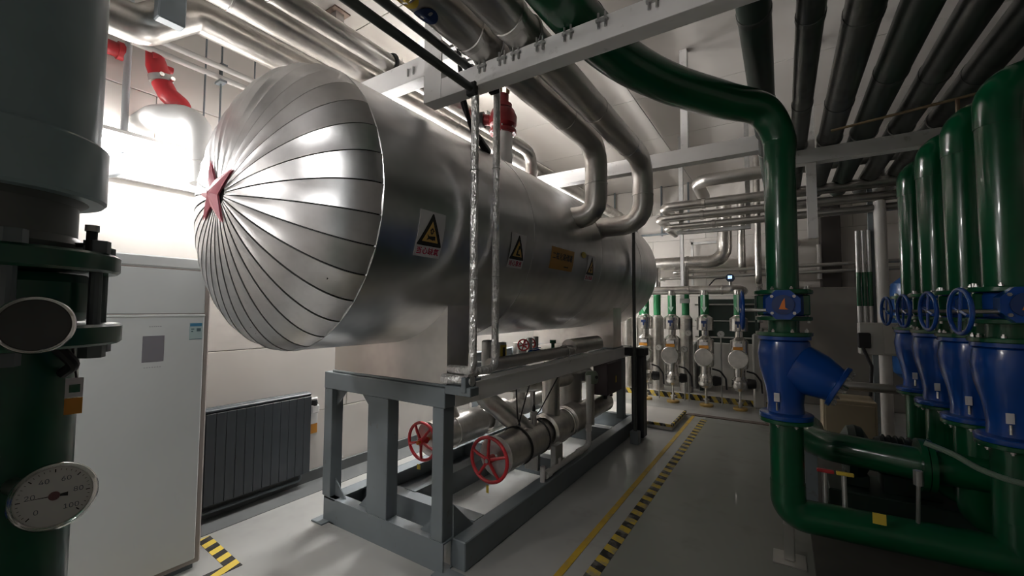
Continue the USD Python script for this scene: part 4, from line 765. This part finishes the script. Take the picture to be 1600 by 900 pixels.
obj('swept_bend', tube(sw, list(np.interp(np.arange(len(sw)), [0, 16, 34, 50, 90], [.093, .100, .118, .126, .126])), 34), green, rs, 60)
obj('bottom_elbow', tube([(0, 3.3, .50), (0, 3.3, .30), (.30, 3.32, .30), (1.9, 3.42, .30)], .098, 30, .17, 10), green, rs)
obj('pipe_shoe', [box(-.03, .03, 3.27, 3.33, .012, .235, .004), box(-.09, .09, 3.21, 3.39, 0, .012, .002)], steel, rs, False)
obj('black_strap', torus((-.90, 2.06, 3.15), (0, 1, 0), .134, .010, 30, 8), black, rs)
kv = knife_valve((0, 3.3), 'blue butterfly valve with orange pointer on the front green riser', 'blue butterfly valves on the risers')
ysn = strainer((0, 3.3), 'blue strainer with slanted arm on the front green riser', 'blue strainers on the risers')
ro = riser((1.02, 3.36), 'green riser nearest the right edge of the picture', 2.66, 'dark green risers at the right edge')
sp_ = [(1.02, 3.36), (1.0, 3.86), (.98, 4.40), (.98, 5.02)]
lab = ['nearest the right edge', 'second from the right edge', 'third from the right edge', 'fourth from the right edge']
obj('bottom_elbow', tube([(1.02, 3.36, .50), (1.02, 3.36, .30), (1.6, 3.36, .30), (2.8, 3.36, .30)], .096, 26, .17, 8), green, ro)
obj('top_elbow', tube([(1.02, 3.36, 2.62), (1.02, 3.36, 2.86), (2.6, 3.36, 2.88)], .097, 28, .18, 8), green, ro)
for i, o in enumerate(sp_):
    if i: dup(ro, (o[0], o[1], 0), 'green riser '+lab[i])
    dup(kv, (o[0], o[1], 1.63), 'blue butterfly valve on the green riser '+lab[i])
    dup(ysn, (o[0], o[1], 1.15), 'blue strainer on the green riser '+lab[i])
# pumps and pipework low on the right, mostly in the dark
tag(obj('rubber_mat', box(.13, 3.4, 2.95, 5.7, .0015, .02, .004), shade_dark), 'added dark sheet standing in for the shade on the floor under the right hand pipes', 'mat')  # sheet added to darken the floor where it lies in shade
pu = thing('circulation_pump', 'dark green pump on a plinth behind the front riser, half hidden by pipes', 'pump', (.62, 4.6, 0))
obj('plinth', box(.28, 1.35, 4.34, 4.88, .02, .16, .01), dark_machine, pu, False)
obj('volute', lathe([(0, -.09), (.13, -.09), (.20, -.05), (.215, 0), (.20, .05), (.13, .09), (0, .09)], (.48, 4.60, .42), (1, 0, 0), 32), dark_machine, pu)
obj('motor', lathe([(0, 0), (.13, .01), (.15, .04), (.15, .38), (.13, .42), (0, .43)], (.60, 4.60, .42), (1, 0, 0), 28), dark_machine, pu)
for k in range(8): obj('cooling_fin', lathe([(.14, 0), (.166, .002), (.166, .012), (.14, .014)], (.66+.04*k, 4.60, .42), (1, 0, 0), 28), dark_machine, pu)
obj('mounting_foot', box(.64, .98, 4.46, 4.74, .16, .30, .006), dark_machine, pu, False); obj('pump_foot', box(.40, .56, 4.50, 4.70, .16, .26, .006), dark_machine, pu, False)
hd = thing('suction_header', 'thick dark green header pipe low behind the front riser', 'pipe', (.4, 3.9, .55))
obj('pipe', tube([(.16, 4.45, .60), (.16, 3.95, .60), (.75, 3.80, .60), (2.6, 3.80, .60)], .105, 26, .22, 8), green, hd)
obj('flange', lathe([(.05, 0), (.165, 0), (.165, .03), (.05, .03)], (.72, 3.80, .60), (1, 0, 0), 30), green, hd); obj('flange', lathe([(.05, 0), (.165, 0), (.165, .03), (.05, .03)], (.755, 3.80, .60), (1, 0, 0), 30), green, hd)
obj('stand', [box(.12, .20, 4.12, 4.20, .02, .50), box(1.6, 1.68, 3.76, 3.84, .02, .50)], frame_gray, hd, False)
for k, (x, mt, w) in enumerate(((.20, red, 'red'), (.30, tag_yellow, 'yellow'))):
    t = thing('drain_cock', f'small drain cock with a {w} lever on the lower pipes beside the front riser', 'valve', (x, 3.5, .42))
    obj('body', cyl((x, 3.40, .36), (x, 3.42, .56), .014, 12), galv, t); obj('lever', box(x-.04, x+.05, 3.395, 3.425, .562, .582, .004), mt, t, False)
tag(obj('curved_hose', tube(spline([(.60, 3.02, .92), (.70, 3.0, .885), (.80, 2.98, .83), (.95, 2.96, .80), (1.25, 2.95, .80)], 6), .014, 10), M('pale_hose', (.16, .22, .17), .4)), 'pale curved hose running into the dark at the lower right', 'hose')
tag(obj('yellow_tag', box(.40, .46, 3.16, 3.164, .40, .46, .001), tag_yellow), 'small yellow tag on the lower bend of the front green riser', 'tag')
tag(obj('pressure_tap', [cyl((.62, 3.34, .30), (.62, 3.28, .62), .010, 10), cyl((.62, 3.28, .62), (.62, 3.28, .70), .022, 12)], galv), 'thin pressure tap standing on the lower green pipe', 'valve')
# ------------------------------------------------------------------ dark pipes under the ceiling on the right
gx = 'dark sleeved pipes under the ceiling on the right'
rk = [(-.10, .085, 'first'), (.165, .070, 'second'), (.415, .095, 'third'), (.67, .098, 'fourth'), (.93, .090, 'fifth'), (1.19, .095, 'sixth'), (1.50, .10, 'seventh'), (1.80, .085, 'eighth')]
for i, (x, R, w) in enumerate(rk):
    p = thing('sleeved_pipe', f'dark sleeved pipe under the ceiling right of the green bend, {w} counted from the left', 'pipe', (x, 3, 3.3), gx)
    obj('pipe', tube([(x, -2.6, 3.175+R), (x, 6.9+.12*i, 3.175+R)], R, 26), rubber_dark if i % 3 else green_dark, p)
    obj('clip', torus((x, 5.0, 3.175+R), (0, 1, 0), R+.005, .006, 30, 8), galv, p)
    for y in (.3, 2.6, 3.8): obj('joint_band', lathe([(R, 0), (R+.004, .004), (R+.004, .05), (R, .054)], (x, y+.17*(i % 3), 3.175+R), (0, 1, 0), 26), rubber_dark, p)
tt = thing('copper_conduit', 'slim tan conduit crossing below the dark ceiling pipes', 'conduit', (.9, 3.9, 3.0))
obj('conduit', tube([(.35, 4.10, 3.02), (1.25, 3.90, 3.04)], .010, 10), M('tan_conduit', (.24, .17, .09), .5), tt); obj('drop', tube([(1.02, 3.95, 3.03), (1.02, 3.95, 2.55)], .012, 10), M('tan_drop', (.20, .12, .07), .5), tt)
cd2 = thing('high_clad_pipe', 'pale clad pipe with an end elbow under the far side of the rack', 'pipe', (-.9, 6.4, 3.5), 'clad pipes crossing in front of the far wall')
obj('pipe', tube([(-1.02, 7.2, 3.40), (-1.02, 6.5, 3.46), (3.6, 6.5, 3.46)], .088, 26, .16, 5), clad_dull, cd2, 22)
for i, (x0, z, R, w) in enumerate(((-1.52, 3.16, .068, 'upper'), (-1.60, 3.00, .060, 'middle'), (-1.50, 2.865, .050, 'lower'))):
    p = thing('high_clad_pipe', f'{w} of three clad pipes with rounded ends crossing before the far wall', 'pipe', (x0, 6.6, z), 'clad pipes crossing in front of the far wall')
    obj('pipe', tube([(x0, 7.4, z), (x0, 6.62+.05*i, z), (3.7, 6.62+.05*i, z)], R, 24, .12, 5), clad_dull, p, 22); obj('collar', lathe([(R, 0), (R+.010, .003), (R+.010, .05), (R, .053)], (x0+.55+.05*i, 6.62+.05*i, z), (1, 0, 0), 24), clad, p)
hg2 = thing('pipe_hanger_frame', 'gray drop hanger holding the crossing clad pipes', 'hanger', (-.45, 6.7, 3.1))
for x in (-1.32, -.42): obj('strut', box(x, x+.06, 6.80, 6.86, 2.78, ZC), galv, hg2, False)
obj('crossbar', box(-1.36, -.36, 6.78, 6.86, 2.76, 2.81), galv, hg2, False)
hs = thing('drop_strut', 'thin pale strut hanging from the ceiling in front of the valve sets', 'strut', (-1.5, 8.0, 1.8))
obj('channel', [box(-1.545, -1.485, 8.0, 8.006, 1.80, ZC), box(-1.545, -1.540, 8.0, 8.04, 1.80, ZC), box(-1.49, -1.485, 8.0, 8.04, 1.80, ZC)], beam_white, hs, False); obj('foot_plate', box(-1.56, -1.40, 7.99, 8.06, 1.72, 1.80, .004), galv, hs, False)
bg = thing('far_silver_pipe', 'fat silver pipe turning upward before the far wall above the valve sets', 'pipe', (-1.5, 8.6, 2.5))
obj('pipe', tube([(-2.9, 8.6, 2.50), (-.88, 8.6, 2.50), (-.88, 8.6, 3.7)], .125, 28, .26, 5), clad, bg, 20); obj('collar', lathe([(.125, 0), (.135, .004), (.135, .05), (.125, .054)], (-1.55, 8.6, 2.5), (1, 0, 0), 28), clad, bg)
for i, (x, y) in enumerate(((-.60, 8.5), (-.34, 8.3))):
    tag(obj('far_vertical_pipe', tube([(x, y, ZC if i else 3.6), (x, y, 2.1 if i else 2.36), (x-.02, 9.2, 2.06 if i else 2.3)], .062-.01*i, 22, .12, 5), clad), ('clad vertical pipe right of the fat silver bend', 'clad vertical pipe just left of the front green riser')[i], 'pipe')
for i, (z, x0) in enumerate(((2.31, -1.75), (2.20, -2.0))):
    tag(obj('thin_wall_pipe', tube([(x0, 8.75, z), (x0, 8.45, z), (2.2, 8.45, z+.06)], .030, 14, .06, 4), clad_dull), ('upper thin pipe running along the far wall', 'lower thin pipe running along the far wall')[i], 'pipe', 'thin pipes along the far wall')
tag(obj('wall_bracket', [box(-1.58, -1.54, 9.3, 9.36, 2.1, 3.0), box(-1.58, -1.1, 9.3, 9.34, 2.95, 3.0)], galv), 'gray wall bracket beside the far silver pipe', 'bracket')
fg = thing('far_wall_grid', 'dark bar grid frame high on the far wall behind the tank pipes', 'frame', (-2.3, 9.3, 3.6))
for x in (-3.25, -2.75, -2.2, -1.65): obj('bar', box(x, x+.035, 9.38, 9.42, 3.2, ZC), frame_gray, fg, False)
obj('rail', box(-3.3, -1.2, 9.36, 9.40, 3.22, 3.26), frame_gray, fg, False)
# ------------------------------------------------------------------ valve sets at the far end
hdr = thing('valve_header', 'horizontal silver header pipe linking the far valve sets', 'pipe', (-1.4, 7.75, 1.93))
obj('pipe', tube([(-2.55, 7.75, 1.94), (-.60, 7.75, 1.94), (-.58, 8.4, 1.94)], .072, 24, .14, 5), clad, hdr, 20)
for x in (-2.1, -1.38, -.86): obj('lap_band', lathe([(.072, 0), (.080, .003), (.080, .03), (.072, .033)], (x, 7.75, 1.94), (1, 0, 0), 24), clad, hdr)
def valve_set(x, y, label, group):
    s = thing('valve_set', label, 'valve', (x, y, 0), group); A = (0, 0, 1)
    obj('drain_cup', lathe([(0, 0), (.098, 0), (.104, .012), (.104, .034), (.096, .040), (0, .040)], (x, y, 0), A, 26), base_ring, s)
    obj('drain_stem', lathe([(.030, .04), (.030, .10), (.050, .105), (.050, .12), (.018, .13), (.018, .31)], (x, y, 0), A, 14), valve_clad, s)
    obj('lower_bulb', lathe([(0, .30), (.070, .305), (.112, .35), (.122, .40), (.112, .455), (.120, .46), (.120, .475), (.100, .50), (.085, .53)], (x, y, 0), A, 26), valve_clad, s)
    obj('lower_neck', lathe([(.082, .52), (.082, .66), (.125, .665), (.125, .69), (0, .70)], (x, y, 0), A, 24), valve_clad, s)
    obj('side_drum', lathe([(0, 0), (.138, 0), (.146, .006), (.146, .014), (.138, .018), (.138, .20), (0, .20)], (x, y-.20, .825), (0, 1, 0), 34), valve_clad, s)
    obj('drum_face', lathe([(0, .004), (.134, .004), (.134, 0), (0, 0)], (x, y-.203, .825), (0, -1, 0), 34), clad, s)
    obj('body_jacket', lathe([(.0, .69), (.132, .69), (.132, 1.10), (.125, 1.11), (.06, 1.165), (.06, 1.255), (.075, 1.258), (.130, 1.262), (.132, 1.27), (.132, 1.462), (.125, 1.47), (.07, 1.505), (.066, 1.52)], (x, y, 0), A, 28), valve_clad, s)
    obj('name_plate', box(x-.055, x+.055, y-.136, y-.131, 1.02, 1.07, .001), sign_white, s, False); obj('ochre_strip', box(x-.075, x+.065, y-.138, y-.131, .965, 1.012, .001), tag_orange, s, False)
    obj('flow_mark', prism([(-.012, -.055), (.012, -.055), (.012, .0), (.04, .0), (.04, .045), (-.04, .045), (-.04, 0), (-.012, 0)], (x, y-.132, 1.375), (1, 0, 0), (0, 0, 1), .003), label_navy, s, False)
    g_ = obj('green_band', lathe([(.067, 1.52), (.067, 1.85)], (x, y, 0), A, 24), green if False else M('band_green', (.03, .22, .085), .35) if not names.get('bg') else '/World/Looks/band_green', s); names['bg'] = 1
    obj('arrow', prism([(-.016, .16), (.016, .16), (.016, -.04), (.045, -.04), (0, -.13), (-.045, -.04), (-.016, -.04)], (x, y-.066, 1.69), (1, 0, 0), (0, 0, 1), .004), arrow_white, g_, False)
    obj('upper_pipe', lathe([(.069, 1.50), (.069, 1.52), (.066, 1.525)], (x, y, 0), A, 24), valve_clad, s); obj('top_pipe', lathe([(.066, 1.84), (.066, 1.93)], (x, y, 0), A, 24), valve_clad, s)
    obj('side_cable', tube([(x+.10, y+.02, .62), (x+.22, y-.02, .60), (x+.30, y, .48), (x+.31, y, .30)], .014, 10, .08, 5), cable_black, s)
    obj('motor_head', lathe([(0, 0), (.07, .01), (.085, .05), (.07, .14), (0, .15)], (x+.08, y+.04, .42), (1, .3, 0), 18), black, s)
    return s
vs = valve_set(-1.64, 7.72, 'second silver clad valve set from the left in front of the far header', 'silver valve sets at the far end')
for x, l in ((-2.10, 'leftmost silver clad valve set, partly behind the tank end'), (-1.11, 'third silver clad valve set from the left with a dull round drum face'), (-.61, 'rightmost silver clad valve set beside the front green riser')): dup(vs, (x, 7.72, 0), l)
cs2 = thing('clad_standpipe', 'silver clad standpipe behind the leftmost valve set', 'pipe', (-2.02, 8.25, .1), 'silver standpipes behind the valve sets')
obj('jacket', lathe([(0, .1), (.115, .1), (.115, 1.44), (.07, 1.50), (.066, 1.50)], (-2.02, 8.25, 0), (0, 0, 1), 26), clad, cs2); obj('green_band', lathe([(.066, 1.50), (.066, 2.0)], (-2.02, 8.25, 0), (0, 0, 1), 22), '/World/Looks/band_green', cs2); obj('top_pipe', lathe([(.064, 2.0), (.064, 2.40)], (-2.02, 8.25, 0), (0, 0, 1), 22), clad, cs2)
for x, y, l in ((-2.30, 8.25, 'silver clad standpipe left of the leftmost valve set'), (-1.52, 8.30, 'silver clad standpipe behind the second valve set'), (-2.58, 8.2, 'silver clad standpipe at the end of the tank')): dup(cs2, (x, y, .1), l)
for i, (x, z) in enumerate(((-1.42, 1.19), (-.90, 1.19), (-1.93, .91), (-1.49, .90))):
    g = thing('far_pressure_gauge', ('upper left round pressure gauge between the far valve sets', 'upper right round pressure gauge between the far valve sets', 'lower left round pressure gauge by the far standpipes', 'lower right round pressure gauge by the second valve set')[i], 'gauge', (x, 7.98, z), 'small round gauges among the valve sets')
    obj('case', cyl((x, 7.98, z), (x, 7.94, z), .056, 22), galv, g); obj('dial', cyl((x, 7.9395, z), (x, 7.937, z), .047, 22), dial_white, g); obj('needle', prism([(-.004, -.01), (.004, -.01), (.001, .035), (-.001, .035)], (x, 7.936, z), (.8, 0, .6), (-.6, 0, .8), .001), ink_black, g, False); obj('stem', cyl((x, 7.96, z-.05), (x, 7.96, 0), .012, 10), galv, g)
hx = thing('heat_exchanger', 'dark green plate heat exchanger standing behind the valve sets', 'heat exchanger', (-.9, 8.8, .1))
obj('end_plate', box(-1.34, -1.28, 8.55, 9.05, .1, 1.86, .006), dark_machine, hx, False); obj('end_plate', box(-.42, -.36, 8.55, 9.05, .1, 1.86, .006), dark_machine, hx, False); obj('plate_pack', box(-1.28, -.42, 8.60, 9.0, 1.0, 1.80), dark_machine, hx, False)
obj('tie_bar', [cyl((-1.4, 8.57, z), (-.3, 8.57, z), .016, 10) for z in (1.1, 1.4, 1.7)], steel, hx); obj('lower_cover', box(-1.28, -.42, 8.52, 8.60, .22, 1.0, .01), gray_box, hx, False)
wc = thing('white_wall_cabinet', 'pale low cabinet behind the first two valve sets', 'cabinet', (-1.95, 9.0, .1))
obj('body', box(-2.5, -1.42, 8.72, 9.15, .10, .98, .008), gray_box, wc, False); obj('door', box(-2.48, -1.97, 8.70, 8.72, .14, .95, .006), gray_box, wc, False); obj('door', box(-1.95, -1.44, 8.70, 8.72, .14, .95, .006), gray_box, wc, False)
tag(obj('gray_rounded_panel', box(-.44, -.26, 7.95, 8.02, 0, 1.22, .03), gray_box), 'pale rounded upright panel just left of the blue strainer', 'panel')
tr = thing('pressure_transmitter', 'round blue pressure transmitter with a lit display on the header', 'transmitter', (-.72, 7.75, 2.0))
obj('head', cyl((-.72, 7.70, 2.13), (-.72, 7.80, 2.13), .065, 22), M('transmitter_blue', (.03, .055, .10), .4), tr); obj('display', box(-.752, -.688, 7.696, 7.70, 2.115, 2.165), lens_blue, tr, False); obj('neck', cyl((-.72, 7.75, 2.0), (-.72, 7.75, 2.08), .022, 12), steel, tr)
obj('cable', tube([(-.78, 7.75, 2.13), (-.95, 7.75, 2.12), (-1.05, 7.75, 2.00)], .010, 8, .08, 4), cable_black, tr)
# ------------------------------------------------------------------ middle right: pipe post with box, vessel, dome camera, door opening
pp = thing('white_pipe_post', 'group of upright pale pipes carrying a gray box, beyond the front riser', 'pipes', (1.0, 6.7, 0))
obj('pipe', tube([(1.02, 6.70, 3.4), (1.02, 6.70, 0)], .060, 22), pvc, pp)
for k in range(3): g_ = obj('pipe', tube([(.80+.055*k, 6.74, 2.60), (.80+.055*k, 6.74, 1.30)], .022, 14), galv, pp); obj('green_wrap', tube([(.80+.055*k, 6.74, 2.08), (.80+.055*k, 6.74, 1.66)], .025, 14), green, g_)
obj('steel_post', box(.915, .965, 6.76, 6.82, 0, 3.5), frame_gray, pp, False)
eb = thing('electrical_box', 'pale gray electrical box fixed to the upright pipes', 'box', (.97, 6.62, 1.1))
obj('case', box(.76, 1.17, 6.50, 6.66, 1.08, 1.46, .012), gray_box, eb, False); obj('door', box(.98, 1.16, 6.485, 6.50, 1.10, 1.44, .006), gray_box, eb, False); obj('cable', tube([(.80, 6.49, 1.30), (.79, 6.46, 1.15), (.86, 6.46, .95), (.84, 6.48, .6)], .018, 10, .08, 4), cable_black, eb); obj('socket', box(.74, .86, 6.44, 6.50, 1.16, 1.34, .01), black, eb, False)
be = thing('blue_expansion_vessel', 'blue upright vessel behind the row of dark green risers', 'vessel', (1.55, 7.9, 0))
obj('shell', lathe([(0, .62), (.15, .64), (.26, .74), (.28, .85), (.28, 1.85), (.26, 1.98), (.15, 2.08), (.05, 2.10), (.05, 2.22), (0, 2.22)], (1.55, 7.9, 0), (0, 0, 1), 36), vessel_blue, be)
for k in range(3): a = k*2*math.pi/3; obj('leg', box(1.55+.2*math.cos(a)-.02, 1.55+.2*math.cos(a)+.02, 7.9+.2*math.sin(a)-.02, 7.9+.2*math.sin(a)+.02, 0, .75), vessel_blue, be, False)
dc = thing('dome_camera', 'small white surveillance camera on the far wall right of the green riser', 'camera', (.22, 9.4, 2.85))
obj('mount', cyl((.22, 9.5, 2.87), (.22, 9.36, 2.85), .05, 20), ins_white, dc); obj('shell', cyl((.22, 9.38, 2.85), (.17, 9.26, 2.82), .085, 22), ins_white, dc); obj('lens', cyl((.166, 9.25, 2.818), (.163, 9.243, 2.816), .060, 20), black, dc)
wo = thing('wall_duct', 'dark square duct hanging at the far wall beyond the riser', 'duct', (.7, 9.2, 2.0))
obj('duct', box(.58, .86, 9.05, 9.49, 2.0, 3.55, .01), M('dark_duct', (.05, .042, .038), .6), wo, False); obj('rod', [cyl((.55, 9.0, 2.15), (.55, 9.0, 2.75), .035, 12)], pvc, wo)
wl = thing('low_wall', 'dark low tank wall beyond the front riser', 'wall', (1, 8.9, 0))
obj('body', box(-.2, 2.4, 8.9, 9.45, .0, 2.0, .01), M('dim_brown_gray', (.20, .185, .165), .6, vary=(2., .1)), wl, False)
bs2 = thing('beige_cabinet', 'small beige cabinet at the foot of the upright pipes', 'cabinet', (.6, 6.2, 0))
obj('body', box(.35, .82, 5.9, 6.35, 0, .62, .01), M('beige_paint', (.33, .27, .18), .5), bs2, False); obj('door', box(.37, .80, 5.885, 5.90, .04, .58, .006), '/World/Looks/beige_paint', bs2, False); obj('top_pipe', cyl((.2, 6.2, .74), (1.2, 6.2, .74), .05, 18), clad_dull, bs2)
